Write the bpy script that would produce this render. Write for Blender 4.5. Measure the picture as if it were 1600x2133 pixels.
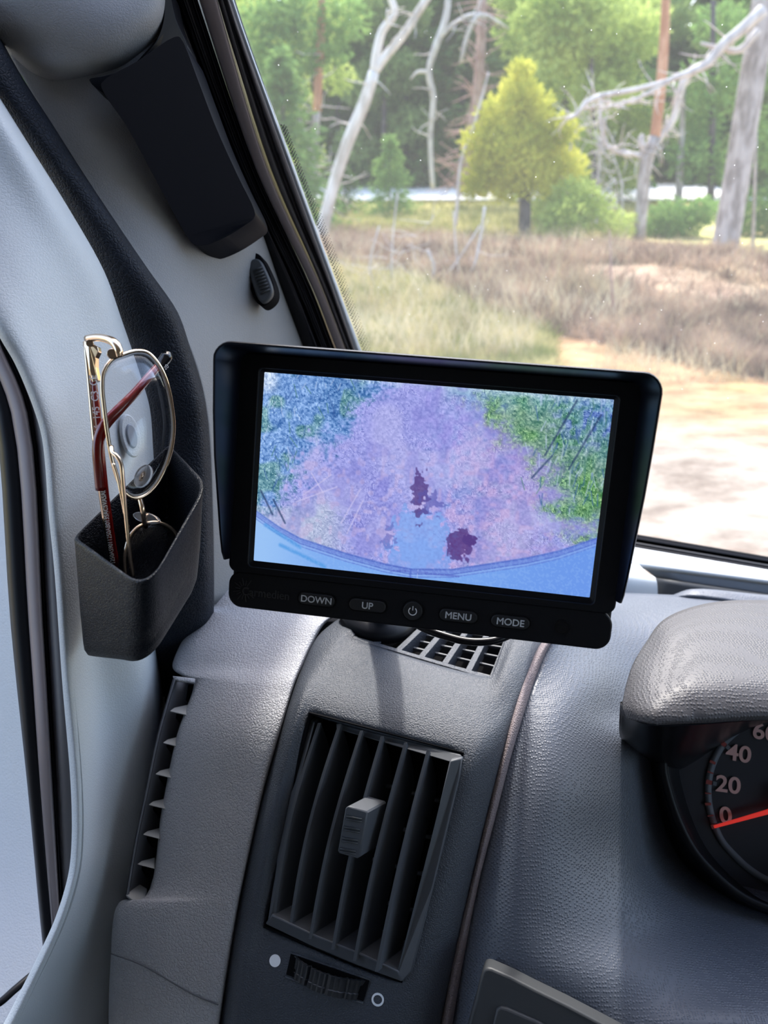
import bpy, bmesh, math, random
import numpy as np
from mathutils import Vector, Matrix, noise
random.seed(7)
S = bpy.context.scene
COL = S.collection
PI = math.pi
for o in list(bpy.data.objects): bpy.data.objects.remove(o)

# ---------------------------------------------------------------- camera, sky, sun, exposure
CAM_H = 1.9
PITCH = 25.6
EXPO = 0.78
cd = bpy.data.cameras.new('camera'); cam = bpy.data.objects.new('camera', cd); COL.objects.link(cam)
cam.location = (0, 0, CAM_H); cam.rotation_euler = (math.radians(90 - PITCH), 0, 0)
cd.sensor_fit = 'HORIZONTAL'; cd.sensor_width = 36; cd.lens = 36
cd.clip_start = 0.02; cd.clip_end = 500
cd.dof.use_dof = True; cd.dof.focus_distance = 0.385; cd.dof.aperture_fstop = 15.0
S.camera = cam
S.view_settings.view_transform = 'Standard'; S.view_settings.look = 'None'
S.view_settings.gamma = 1; S.view_settings.exposure = EXPO; S.view_settings.use_curve_mapping = False

SUN_EL, SUN_AZ = 52, 6          # degrees, azimuth from +Y towards +X
wd = bpy.data.worlds.new('sky'); S.world = wd; wd.use_nodes = True
nt = wd.node_tree; nt.nodes.clear()
sky = nt.nodes.new('ShaderNodeTexSky'); sky.sky_type = 'NISHITA'; sky.sun_disc = False
sky.sun_elevation = math.radians(SUN_EL); sky.sun_rotation = math.radians(SUN_AZ)
sky.air_density = 1.0; sky.dust_density = 2.5; sky.ozone_density = 1.0
bg = nt.nodes.new('ShaderNodeBackground'); bg.inputs[1].default_value = 0.42
wo = nt.nodes.new('ShaderNodeOutputWorld')
nt.links.new(sky.outputs[0], bg.inputs[0]); nt.links.new(bg.outputs[0], wo.inputs[0])
sd = bpy.data.lights.new('sun', 'SUN'); sun = bpy.data.objects.new('sun', sd); COL.objects.link(sun)
sd.energy = 3.2; sd.angle = math.radians(2.5); sd.color = (1, .96, .91)
_d = Vector((math.sin(math.radians(SUN_AZ)) * math.cos(math.radians(SUN_EL)), math.cos(math.radians(SUN_AZ)) * math.cos(math.radians(SUN_EL)), math.sin(math.radians(SUN_EL))))
sun.rotation_euler = _d.to_track_quat('Z', 'Y').to_euler(); sun.location = (3, 3, 8)

# ---------------------------------------------------------------- geometry helpers
F = 1600.0
MC = Matrix.Translation((0, 0, CAM_H)) @ Matrix.Rotation(math.radians(90 - PITCH), 4, 'X')
RC = MC.to_3x3()
CAMP = Vector((0, 0, CAM_H))
DOWN = Vector((0, 0, -1))
def P(px, py, d):
    return MC @ Vector(((px - 800) / F * d, (1066.5 - py) / F * d, -d))
def ray(px, py):
    return RC @ Vector(((px - 800) / F, (1066.5 - py) / F, -1))
def W(px, py, Y):                       # world point at distance Y ahead
    r = ray(px, py); return CAMP + r * (Y / r.y)
def G(px, py, z=0.0):                   # world point on the ground
    r = ray(px, py); return CAMP + r * ((z - CAM_H) / r.z)

def tag(o, label=None, cat=None, group=None, kind=None):
    if label: o['label'] = label
    if cat: o['category'] = cat
    if group: o['group'] = group
    if kind: o['kind'] = kind
    return o
def link(name, me, mat=None, parent=None):
    o = bpy.data.objects.new(name, me); COL.objects.link(o)
    if mat is not None and me is not None:
        me.materials.clear(); me.materials.append(mat)
    if parent is not None: o.parent = parent
    return o
def wloc(o):
    v = Vector(o.location)
    while o.parent: o = o.parent; v += Vector(o.location)
    return v
def mk(name, verts, faces, mat, parent=None, smooth=True, origin=None, solid=0, bevel=0, bseg=2, subd=0, edge_smooth=None, face_cam=False):
    """mesh from world-space vertices"""
    verts = [Vector(v) for v in verts]
    if origin is None:
        origin = wloc(parent) if parent is not None else Vector((sum(v.x for v in verts), sum(v.y for v in verts), sum(v.z for v in verts))) / len(verts)
    if parent is not None: origin = wloc(parent)
    if face_cam:
        s = 0
        for f in faces[:: max(1, len(faces) // 200)]:
            a, b, c = verts[f[0]], verts[f[1]], verts[f[2]]
            n = (b - a).cross(c - a); s += 1 if n.dot(CAMP - a) > 0 else -1
        if s < 0: faces = [tuple(reversed(f)) for f in faces]
    me = bpy.data.meshes.new(name)
    me.from_pydata([v - origin for v in verts], [], faces); me.update()
    if smooth: me.polygons.foreach_set('use_smooth', [True] * len(me.polygons))
    o = link(name, me, mat, parent)
    if parent is None: o.location = origin
    if solid:
        m = o.modifiers.new('s', 'SOLIDIFY'); m.thickness = solid; m.offset = -1
    if bevel:
        m = o.modifiers.new('b', 'BEVEL'); m.width = bevel; m.segments = bseg; m.limit_method = 'ANGLE'; m.angle_limit = math.radians(40)
    if subd:
        m = o.modifiers.new('u', 'SUBSURF'); m.levels = subd; m.render_levels = subd
    return o
def empty(name, loc, label=None, cat=None, group=None, kind=None):
    o = bpy.data.objects.new(name, None); COL.objects.link(o); o.location = loc; o.empty_display_size = .02
    return tag(o, label, cat, group, kind)

def cr(p0, p1, p2, p3, t):              # Catmull-Rom, non-uniform
    def tj(a, b): return max((b - a).length, 1e-6) ** .5
    t0 = 0; t1 = t0 + tj(p0, p1); t2 = t1 + tj(p1, p2); t3 = t2 + tj(p2, p3)
    x = t1 + (t2 - t1) * t
    A1 = p0 * ((t1 - x) / (t1 - t0)) + p1 * ((x - t0) / (t1 - t0))
    A2 = p1 * ((t2 - x) / (t2 - t1)) + p2 * ((x - t1) / (t2 - t1))
    A3 = p2 * ((t3 - x) / (t3 - t2)) + p3 * ((x - t2) / (t3 - t2))
    B1 = A1 * ((t2 - x) / (t2 - t0)) + A2 * ((x - t0) / (t2 - t0))
    B2 = A2 * ((t3 - x) / (t3 - t1)) + A3 * ((x - t1) / (t3 - t1))
    return B1 * ((t2 - x) / (t2 - t1)) + B2 * ((x - t1) / (t2 - t1))
def spline(pts, n, closed=False):
    pts = [Vector(p) for p in pts]; L = len(pts); out = []
    if L == 2 and not closed: return [pts[0].lerp(pts[1], i / n) for i in range(n + 1)]
    if closed:
        for i in range(L):
            for k in range(n): out.append(cr(pts[(i - 1) % L], pts[i], pts[(i + 1) % L], pts[(i + 2) % L], k / n))
        return out
    q = [pts[0] * 2 - pts[1]] + pts + [pts[-1] * 2 - pts[-2]]
    for i in range(L - 1):
        for k in range(n): out.append(cr(q[i], q[i + 1], q[i + 2], q[i + 3], k / n))
    out.append(pts[-1]); return out
def grid_pts(ctrl, n, lin_c=False, lin_r=False):
    """ctrl rows of Vectors -> dense grid"""
    rows = [(spline(r, n) if not lin_c else lin(r, n)) for r in ctrl]
    cols = []
    for j in range(len(rows[0])):
        c = [r[j] for r in rows]; cols.append(spline(c, n) if not lin_r else lin(c, n))
    return [[cols[j][i] for j in range(len(cols))] for i in range(len(cols[0]))]
def lin(pts, n):
    out = []
    for a, b in zip(pts, pts[1:]): out += [a.lerp(b, k / n) for k in range(n)]
    return out + [pts[-1]]
def V(p): return P(*p) if not isinstance(p, Vector) else p
def patch(name, ctrl, mat, parent=None, n=8, holes=(), solid=.003, lin_c=False, lin_r=False, bevel=0, **kw):
    g = grid_pts([[V(p) for p in r] for r in ctrl], n, lin_c, lin_r)
    R, C = len(g), len(g[0]); vs = [v for r in g for v in r]; fs = []
    for i in range(R - 1):
        for j in range(C - 1):
            if (i // n, j // n) in holes: continue
            fs.append((i * C + j, (i + 1) * C + j, (i + 1) * C + j + 1, i * C + j + 1))
    used = sorted({k for f in fs for k in f}); mp = {k: i for i, k in enumerate(used)}
    vs = [vs[k] for k in used]; fs = [tuple(mp[k] for k in f) for f in fs]
    return mk(name, vs, fs, mat, parent, solid=solid, bevel=bevel, face_cam=True, **kw)
def outline_px(pts, d, n=6):            # closed outline px, constant or per-point depth
    return spline([P(*(p if len(p) == 3 else (p[0], p[1], d))) for p in pts], n, closed=True)
def slab(name, loop, off, mat, parent=None, bevel=0, bseg=2, smooth=True, **kw):
    """solid from a closed loop pushed along the vector off"""
    n = len(loop); a = [Vector(p) for p in loop]; b = [p + off for p in a]
    fs = [tuple(range(n)), tuple(reversed(range(n, 2 * n)))]
    for i in range(n): j = (i + 1) % n; fs.append((i, i + n, j + n, j))
    o = mk(name, a + b, fs, mat, parent, smooth=smooth, bevel=bevel, bseg=bseg, **kw)
    bm = bmesh.new(); bm.from_mesh(o.data); bmesh.ops.recalc_face_normals(bm, faces=bm.faces); bm.to_mesh(o.data); bm.free()
    if smooth: hard(o)
    return o
def hard(o, ang=35):
    me = o.data; bm = bmesh.new(); bm.from_mesh(me)
    for e in bm.edges:
        if len(e.link_faces) == 2 and e.calc_face_angle(0) > math.radians(ang): e.smooth = False
    bm.to_mesh(me); bm.free()
def tube(name, pts, r, mat, parent=None, seg=10, cap=True, n=0, flat=1.0, flat_dir=None, **kw):
    pts = [Vector(p) for p in pts]
    rs = r if isinstance(r, (list, tuple)) else [r] * len(pts)
    if n:
        m = len(pts); pts = spline(pts, n); rs = [rs[min(i // n, m - 1)] * (1 - (i % n) / n) + rs[min(i // n + 1, m - 1)] * ((i % n) / n) for i in range(len(pts))]
    vs, fs = [], []; up = None
    for i, p in enumerate(pts):
        t = (pts[min(i + 1, len(pts) - 1)] - pts[max(i - 1, 0)]).normalized()
        if up is None:
            up = Vector(flat_dir) if flat_dir is not None else (Vector((0, 0, 1)) if abs(t.z) < .9 else Vector((1, 0, 0)))
        if flat_dir is not None: up = Vector(flat_dir)
        u = (up - t * up.dot(t)).normalized(); v = t.cross(u); up = u
        for k in range(seg):
            a = 2 * PI * k / seg; vs.append(p + (u * math.cos(a) + v * math.sin(a) * flat) * rs[i])
    for i in range(len(pts) - 1):
        for k in range(seg):
            k2 = (k + 1) % seg; fs.append((i * seg + k, i * seg + k2, (i + 1) * seg + k2, (i + 1) * seg + k))
    if cap: fs.append(tuple(reversed(range(seg)))); fs.append(tuple((len(pts) - 1) * seg + k for k in range(seg)))
    if mat is None: return vs, fs
    return mk(name, vs, fs, mat, parent, **kw)
class Frame:
    def __init__(s, o, x, y, z): s.o, s.x, s.y, s.z = Vector(o), Vector(x).normalized(), Vector(y).normalized(), Vector(z).normalized()
    def __call__(s, u, v, w=0): return s.o + s.x * u + s.y * v + s.z * w
    def hit(s, px, py, w=0):
        r = ray(px, py); t = ((s.o + s.z * w - CAMP).dot(s.z)) / r.dot(s.z); return CAMP + r * t
    def loc(s, px, py, w=0):
        p = s.hit(px, py, w) - s.o; return p.dot(s.x), p.dot(s.y)
def rrect(w, h, r, n=6, cx=0, cy=0):
    out = []
    for sx, sy, a0 in ((1, 1, 0), (-1, 1, 90), (-1, -1, 180), (1, -1, 270)):
        for k in range(n + 1):
            a = math.radians(a0 + 90 * k / n); out.append((cx + sx * (w / 2 - r) + r * math.cos(a), cy + sy * (h / 2 - r) + r * math.sin(a)))
    return out
def fslab(name, fr, uv, w0, w1, mat, parent=None, bevel=0, bseg=2, **kw):
    return slab(name, [fr(u, v, w1) for u, v in uv], fr.z * (w0 - w1), mat, parent, bevel=bevel, bseg=bseg, **kw)
def ring_slab(name, fr, outer, inner, w0, w1, mat, parent=None, inner_w=None, bevel=0):
    """frame with a hole; outer and inner loops have the same count"""
    n = len(outer); iw = w1 if inner_w is None else inner_w
    vs = [fr(u, v, w1) for u, v in outer] + [fr(u, v, iw) for u, v in inner] + [fr(u, v, w0) for u, v in outer] + [fr(u, v, w0) for u, v in inner]
    fs = []
    for i in range(n):
        j = (i + 1) % n
        fs += [(i, j, n + j, n + i), (2 * n + i, 3 * n + i, 3 * n + j, 2 * n + j), (i, 2 * n + i, 2 * n + j, j), (n + i, n + j, 3 * n + j, 3 * n + i)]
    o = mk(name, vs, fs, mat, parent, bevel=bevel)
    bm = bmesh.new(); bm.from_mesh(o.data); bmesh.ops.recalc_face_normals(bm, faces=bm.faces); bm.to_mesh(o.data); bm.free(); hard(o, 30)
    return o
def text(name, body, fr, u, v, w, size, mat, parent=None, rot=0, ext=.0001, wid=1.0, align='CENTER', bold=0, fat=0):
    cu = bpy.data.curves.new(name, 'FONT'); cu.body = body; cu.size = size; cu.align_x = align; cu.align_y = 'CENTER'; cu.extrude = ext; cu.offset = bold
    t = bpy.data.objects.new('tmp', cu); COL.objects.link(t)
    bpy.context.view_layer.update()
    me0 = t.evaluated_get(bpy.context.evaluated_depsgraph_get()).to_mesh()
    ca, sa = math.cos(rot), math.sin(rot)
    vs = []
    for q in me0.vertices:
        x, y, z = q.co.x * wid, q.co.y, q.co.z
        vs.append(fr(u + x * ca - y * sa, v + x * sa + y * ca, w + z))
    fs = [tuple(p.vertices) for p in me0.polygons]
    if fat:
        v0, f0 = list(vs), list(fs)
        for dx, dy in ((1, 0), (-1, 0), (0, 1), (0, -1)):
            b = len(vs); vs += [q + fr.x * dx * fat + fr.y * dy * fat for q in v0]; fs += [tuple(b + i for i in f) for f in f0]
    bpy.data.objects.remove(t)
    return mk(name, vs, fs, mat, parent, smooth=False)

# ---------------------------------------------------------------- materials
def srgb(r, g, b):
    f = lambda c: (c / 255 / 12.92) if c / 255 <= .04045 else ((c / 255 + .055) / 1.055) ** 2.4
    return (f(r), f(g), f(b), 1)
def bsdf(m): return m.node_tree.nodes['Principled BSDF']
def mat(name, col, rough=.5, metal=0, spec=.5, emit=None, es=1, coat=0, trans=0, ior=1.45):
    m = bpy.data.materials.new(name); m.use_nodes = True; b = bsdf(m)
    b.inputs['Base Color'].default_value = col if len(col) == 4 else (*col, 1)
    b.inputs['Roughness'].default_value = rough; b.inputs['Metallic'].default_value = metal
    b.inputs['Specular IOR Level'].default_value = spec; b.inputs['Coat Weight'].default_value = coat
    b.inputs['Transmission Weight'].default_value = trans; b.inputs['IOR'].default_value = ior
    if emit: b.inputs['Emission Color'].default_value = emit; b.inputs['Emission Strength'].default_value = es
    return m
def grain(m, kind='leather', scale=500, strength=.5, dist=.0004, var=.0, vs=3.0):
    N = m.node_tree.nodes; L = m.node_tree.links; b = bsdf(m)
    g = N.new('ShaderNodeNewGeometry')
    bump = N.new('ShaderNodeBump'); bump.inputs['Strength'].default_value = strength; bump.inputs['Distance'].default_value = dist
    if kind == 'leather':
        n0 = N.new('ShaderNodeTexNoise'); n0.inputs['Scale'].default_value = scale * .6; n0.inputs['Detail'].default_value = 2
        L.new(g.outputs['Position'], n0.inputs['Vector'])
        mx = N.new('ShaderNodeMix'); mx.data_type = 'VECTOR'; mx.inputs[0].default_value = .0025
        ad = N.new('ShaderNodeVectorMath'); ad.operation = 'MULTIPLY_ADD'; ad.inputs[1].default_value = (.0016,) * 3
        L.new(n0.outputs['Color'], ad.inputs[0]); L.new(g.outputs['Position'], ad.inputs[2])
        v = N.new('ShaderNodeTexVoronoi'); v.feature = 'DISTANCE_TO_EDGE'; v.inputs['Scale'].default_value = scale
        L.new(ad.outputs[0], v.inputs['Vector'])
        r = N.new('ShaderNodeMapRange'); r.inputs[1].default_value = 0; r.inputs[2].default_value = .22; r.interpolation_type = 'SMOOTHSTEP'
        L.new(v.outputs['Distance'], r.inputs[0]); L.new(r.outputs[0], bump.inputs['Height'])
        N.remove(mx)
    elif kind == 'pebble':
        v = N.new('ShaderNodeTexVoronoi'); v.feature = 'F1'; v.inputs['Scale'].default_value = scale; v.inputs['Randomness'].default_value = .45
        L.new(g.outputs['Position'], v.inputs['Vector'])
        r = N.new('ShaderNodeMapRange'); r.inputs[1].default_value = .12; r.inputs[2].default_value = .55; r.inputs[3].default_value = 1; r.inputs[4].default_value = 0; r.interpolation_type = 'SMOOTHSTEP'
        L.new(v.outputs['Distance'], r.inputs[0]); L.new(r.outputs[0], bump.inputs['Height'])
    else:
        n0 = N.new('ShaderNodeTexNoise'); n0.inputs['Scale'].default_value = scale; n0.inputs['Detail'].default_value = 3
        L.new(g.outputs['Position'], n0.inputs['Vector']); L.new(n0.outputs[0], bump.inputs['Height'])
    L.new(bump.outputs[0], b.inputs['Normal'])
    if var:
        c = b.inputs['Base Color'].default_value[:]
        n1 = N.new('ShaderNodeTexNoise'); n1.inputs['Scale'].default_value = vs; n1.inputs['Detail'].default_value = 4
        L.new(g.outputs['Position'], n1.inputs['Vector'])
        rp = N.new('ShaderNodeValToRGB'); rp.color_ramp.elements[0].position = .3; rp.color_ramp.elements[1].position = .7
        rp.color_ramp.elements[0].color = (*[x * (1 - var) for x in c[:3]], 1); rp.color_ramp.elements[1].color = (*[x * (1 + var) for x in c[:3]], 1)
        L.new(n1.outputs[0], rp.inputs[0]); L.new(rp.outputs[0], b.inputs['Base Color'])
    return m
M = {}
M['door'] = grain(mat('pale_grey_door_plastic', (.47, .50, .52), .5, spec=.4), 'leather', 620, .25, .0003, .04, 8)
M['pillar'] = grain(mat('warm_grey_pillar_plastic', (.23, .23, .233), .55, spec=.35), 'leather', 700, .3, .0003)
M['outer'] = grain(mat('pale_window_reflection', (.62, .62, .61), .5), 'leather', 500, .3, .0004)  # colour stands in for a reflection in the side window
M['seal'] = grain(mat('dark_foam_door_seal', (.010, .013, .020), .6, spec=.22), 'leather', 520, .7, .0005, .25, 60)
M['dash_light'] = grain(mat('grey_dashboard_end_plastic', (.40, .40, .42), .48, spec=.45), 'leather', 560, .6, .0005, .05, 10)
M['dash_dark'] = grain(mat('blue_grey_pebbled_dashboard', (.09, .102, .128), .40, spec=.5), 'pebble', 700, .6, .00035, .06, 8)
M['hood'] = grain(mat('grey_pebbled_hood_plastic', (.072, .070, .075), .48, spec=.45), 'pebble', 620, .6, .00035, .06, 8)
M['housing'] = grain(mat('charcoal_vent_housing_plastic', (.055, .063, .078), .36, spec=.5), 'noise', 1300, .9, .0007)
M['vent'] = grain(mat('charcoal_vent_plastic', (.078, .085, .097), .45, spec=.45), 'noise', 2600, .25, .0002)
M['black'] = mat('black_plastic', (.006, .006, .008), .45, spec=.2)
M['black_soft'] = grain(mat('black_textured_plastic', (.006, .0065, .009), .42, spec=.25), 'noise', 3000, .35, .0002)
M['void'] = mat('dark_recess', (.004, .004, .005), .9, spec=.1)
M['blackgloss'] = mat('black_gloss', (.005, .005, .007), .25, spec=.3)
M['cover'] = mat('black_satin_cover', (.003, .004, .008), .45, spec=.10)
M['mauve'] = grain(mat('mauve_grey_trim_strip', (.24, .20, .205), .6, spec=.3), 'leather', 700, .6, .0004)
M['white_plastic'] = mat('white_grey_plastic', (.62, .65, .67), .45)
M['blue_grey'] = mat('blue_grey_plastic', (.30, .34, .40), .5)
M['rail'] = mat('brown_grey_aluminium_rail', (.24, .20, .20), .42, metal=.2)
M['railgrey'] = mat('grey_aluminium_edge', (.10, .095, .10), .45, metal=.25)
M['white'] = mat('white_print', (.9, .92, .95), .5)
M['gold'] = mat('pale_gold_metal', (.86, .66, .47), .16, metal=1)
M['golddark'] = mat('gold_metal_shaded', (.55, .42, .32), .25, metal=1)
M['red'] = mat('dark_red_acetate', (.17, .006, .004), .12, spec=.6, coat=.6)
M['black_acetate'] = mat('black_acetate', (.008, .007, .008), .1, spec=.6)
M['needle'] = mat('red_needle', (.80, .03, .02), .4, emit=(.9, .05, .04, 1), es=.25)
M['num'] = mat('pink_numerals', (.78, .48, .46), .6)
M['dial'] = mat('dark_dial', (.022, .024, .036), .5)
M['dialring'] = mat('dial_ring_grey', (.13, .145, .175), .5)
M['tick'] = mat('red_tick', (.30, .05, .045), .5)
M['storage'] = grain(mat('dark_grey_satin_plastic', (.05, .053, .056), .45, spec=.4), 'noise', 3000, .15, .0002)
M['unseen_shell'] = mat('grey_unseen_shell', (.35, .35, .35), .9)
M['visor'] = mat('black_satin_visor', (.004, .005, .010), .33, spec=.35)
M['button'] = mat('black_rubber_button', (.02, .02, .022), .5, spec=.35)
M['emboss'] = mat('embossed_black', (.03, .03, .034), .35, spec=.5)
M['pocket'] = grain(mat('black_grained_pocket_plastic', (.006, .008, .013), .42, spec=.25), 'leather', 900, .6, .0004)
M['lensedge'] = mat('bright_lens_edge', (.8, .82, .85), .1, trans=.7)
M['sidewall'] = mat('mid_grey_vent_wall', (.10, .104, .118), .55, spec=.3)
M['vane'] = mat('pale_grey_vane', (.33, .33, .32), .5)
M['tweet'] = mat('blue_grey_cap', (.22, .25, .29), .5)
M['wheel'] = mat('black_ribbed_wheel', (.02, .022, .026), .3, spec=.5)
M['pad'] = mat('clear_silicone_pad', (.85, .87, .9), .12, trans=.85)
SCREEN = 2 ** -EXPO
# clear glass
def glassmat(name, tint=(1, 1, 1), gl=.06, rough=.0):
    m = bpy.data.materials.new(name); m.use_nodes = True; N = m.node_tree.nodes; L = m.node_tree.links; N.clear()
    o = N.new('ShaderNodeOutputMaterial'); t = N.new('ShaderNodeBsdfTransparent'); t.inputs[0].default_value = (*tint, 1)
    g = N.new('ShaderNodeBsdfGlossy'); g.inputs['Roughness'].default_value = rough
    lw = N.new('ShaderNodeFresnel'); lw.inputs[0].default_value = 1.45
    mx = N.new('ShaderNodeMixShader'); L.new(lw.outputs[0], mx.inputs[0]); L.new(t.outputs[0], mx.inputs[1]); L.new(g.outputs[0], mx.inputs[2])
    L.new(mx.outputs[0], o.inputs[0]); return m
M['lens'] = glassmat('lens_glass', (.97, .97, .98))
def windscreen_mat():
    m = glassmat('windscreen_glass', (.97, .98, .97)); N = m.node_tree.nodes; L = m.node_tree.links
    out = [n for n in N if n.type == 'OUTPUT_MATERIAL'][0]; mx = [n for n in N if n.type == 'MIX_SHADER'][0]
    N.remove([n for n in N if n.type == 'FRESNEL'][0]); mx.inputs[0].default_value = .02
    d = N.new('ShaderNodeBsdfTranslucent'); d.inputs[0].default_value = (.9, .92, .9, 1)      # pale veil painting the haze of glass reflections; the specks are dust
    sp = N.new('ShaderNodeTexVoronoi'); sp.inputs['Scale'].default_value = 130
    g = N.new('ShaderNodeNewGeometry'); L.new(g.outputs['Position'], sp.inputs['Vector'])
    r = N.new('ShaderNodeMapRange'); r.inputs[1].default_value = .03; r.inputs[2].default_value = .06; r.inputs[3].default_value = .3; r.inputs[4].default_value = .035
    L.new(sp.outputs['Distance'], r.inputs[0])
    m2 = N.new('ShaderNodeMixShader'); L.new(r.outputs[0], m2.inputs[0]); L.new(mx.outputs[0], m2.inputs[1]); L.new(d.outputs[0], m2.inputs[2]); L.new(m2.outputs[0], out.inputs[0])
    return m
M['windscreen'] = windscreen_mat()

def foliage(name, c1, c2, tr=.45, nscale=.9):
    c1 = tuple(x * .82 for x in c1); c2 = tuple(x * .82 for x in c2)
    m = bpy.data.materials.new(name); m.use_nodes = True; N = m.node_tree.nodes; L = m.node_tree.links; N.clear()
    o = N.new('ShaderNodeOutputMaterial'); d = N.new('ShaderNodeBsdfDiffuse'); t = N.new('ShaderNodeBsdfTranslucent'); mx = N.new('ShaderNodeMixShader'); mx.inputs[0].default_value = tr
    g = N.new('ShaderNodeNewGeometry'); n = N.new('ShaderNodeTexNoise'); n.inputs['Scale'].default_value = nscale; n.inputs['Detail'].default_value = 5
    L.new(g.outputs['Position'], n.inputs['Vector'])
    rp = N.new('ShaderNodeValToRGB'); rp.color_ramp.elements[0].position = .35; rp.color_ramp.elements[1].position = .65
    rp.color_ramp.elements[0].color = (*c1, 1); rp.color_ramp.elements[1].color = (*c2, 1)
    L.new(n.outputs[0], rp.inputs[0])
    for s in (d, t): L.new(rp.outputs[0], s.inputs[0])
    L.new(d.outputs[0], mx.inputs[1]); L.new(t.outputs[0], mx.inputs[2]); L.new(mx.outputs[0], o.inputs[0]); return m
M['spruce'] = foliage('spruce_needles', (.06, .125, .035), (.18, .31, .08))
M['spruce_bright'] = foliage('young_spruce_needles', (.16, .30, .08), (.34, .52, .16))  # bright green is the needles' own colour
M['sprucemid'] = foliage('mid_green_spruce_needles', (.12, .19, .06), (.30, .42, .14))
M['juniper'] = foliage('yellow_green_juniper_needles', (.42, .46, .05), (.78, .76, .14))
M['pine'] = foliage('pine_needles', (.30, .42, .09), (.62, .72, .22))
M['brush'] = foliage('dead_brown_twigs', (.20, .12, .09), (.40, .27, .20), .2)
M['heather'] = foliage('brown_heather', (.15, .09, .07), (.66, .48, .34), .3, 2.2)
M['grass'] = foliage('yellow_green_grass', (.22, .26, .07), (.68, .60, .30), .4, 1.8)
def bark(name, a, b, sc=6):
    a = tuple(x * .85 for x in a); b = tuple(x * .85 for x in b)
    m = mat(name, a, .85, spec=.2); N = m.node_tree.nodes; L = m.node_tree.links
    g = N.new('ShaderNodeNewGeometry'); n = N.new('ShaderNodeTexNoise'); n.inputs['Scale'].default_value = sc; n.inputs['Detail'].default_value = 6
    mp = N.new('ShaderNodeMapping'); mp.inputs['Scale'].default_value = (1, 1, .35)
    L.new(g.outputs['Position'], mp.inputs[0]); L.new(mp.outputs[0], n.inputs['Vector'])
    rp = N.new('ShaderNodeValToRGB'); rp.color_ramp.elements[0].position = .38; rp.color_ramp.elements[1].position = .6
    rp.color_ramp.elements[0].color = (*a, 1); rp.color_ramp.elements[1].color = (*b, 1)
    L.new(n.outputs[0], rp.inputs[0]); L.new(rp.outputs[0], bsdf(m).inputs['Base Color'])
    bp = N.new('ShaderNodeBump'); bp.inputs['Strength'].default_value = .6; bp.inputs['Distance'].default_value = .03
    L.new(n.outputs[0], bp.inputs['Height']); L.new(bp.outputs[0], bsdf(m).inputs['Normal']); return m
M['birch'] = bark('pale_birch_bark', (.50, .43, .36), (.82, .76, .70), 5)
M['greybark'] = bark('grey_pine_bark', (.26, .22, .20), (.52, .46, .43), 9)
M['darkbark'] = bark('dark_spruce_bark', (.07, .06, .06), (.14, .12, .12), 6)
M['redbark'] = bark('orange_pine_bark', (.48, .22, .12), (.72, .40, .25), 7)
M['pinkbark'] = bark('reddish_dead_bark', (.36, .21, .17), (.55, .38, .32), 7)
M['deadwood'] = bark('bleached_dead_wood', (.50, .43, .40), (.74, .67, .62), 7)

# ================================================================ THE CAB SHELL (structure)
away = RC @ Vector((0.15, 0, -1))
def St(o, label=None): o['kind'] = 'structure'; return o
def interp(tab, y):
    for (a, b), (c, d) in zip(tab, tab[1:]):
        if y <= c: return b + (d - b) * (y - a) / (c - a)
    (a, b), (c, d) = tab[-2:]; return b + (d - b) * (y - a) / (c - a)
def D(y): return 1 / (2.5 - 1.065e-3 * y)         # the windscreen post recedes towards the dashboard

# windscreen
A1, A2, A3 = P(484, 0, D(0)), P(851, 1010, D(1010)), P(1600, 1165, .69)
wn = (A2 - A1).cross(A3 - A1).normalized()
def onplane(px, py, off=0):
    r = ray(px, py); return CAMP + r * ((A1 + wn * off - CAMP).dot(wn) / r.dot(wn))
q = [onplane(300, -480), onplane(462, -60), onplane(484, 0), onplane(610, 350), onplane(700, 600), onplane(745, 720), onplane(851, 1010)]
right = [onplane(2600, -480), onplane(2100, -60), onplane(2100, 100), onplane(2100, 400), onplane(2100, 700), onplane(2100, 900), onplane(2100, 1250)]
ws = patch('window_1', [[a, b] for a, b in zip(q, right)], M['windscreen'], n=4, solid=0); St(ws)
vs, fs = [], []
ex = Vector((1, 0, 0)); ex = (ex - wn * ex.dot(wn)).normalized(); ey = wn.cross(ex)
for k in range(150):                               # printed dots along the glass edge
    y = 260 + k * 3.25; x = interp([(0, 484), (350, 613), (600, 704), (720, 748), (1010, 853)], y)
    for c in range(3 if y > 420 else 2):
        p = onplane(x + 6 + c * 6 + (k % 2) * 3, y, -.0006); r = .00062 - .00014 * c; b = len(vs)
        vs += [p + (ex * math.cos(a * PI / 3) + ey * math.sin(a * PI / 3)) * r for a in range(6)]; fs.append(tuple(range(b, b + 6)))
o = mk('frit_dots', vs, fs, M['black'], ws); 

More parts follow.
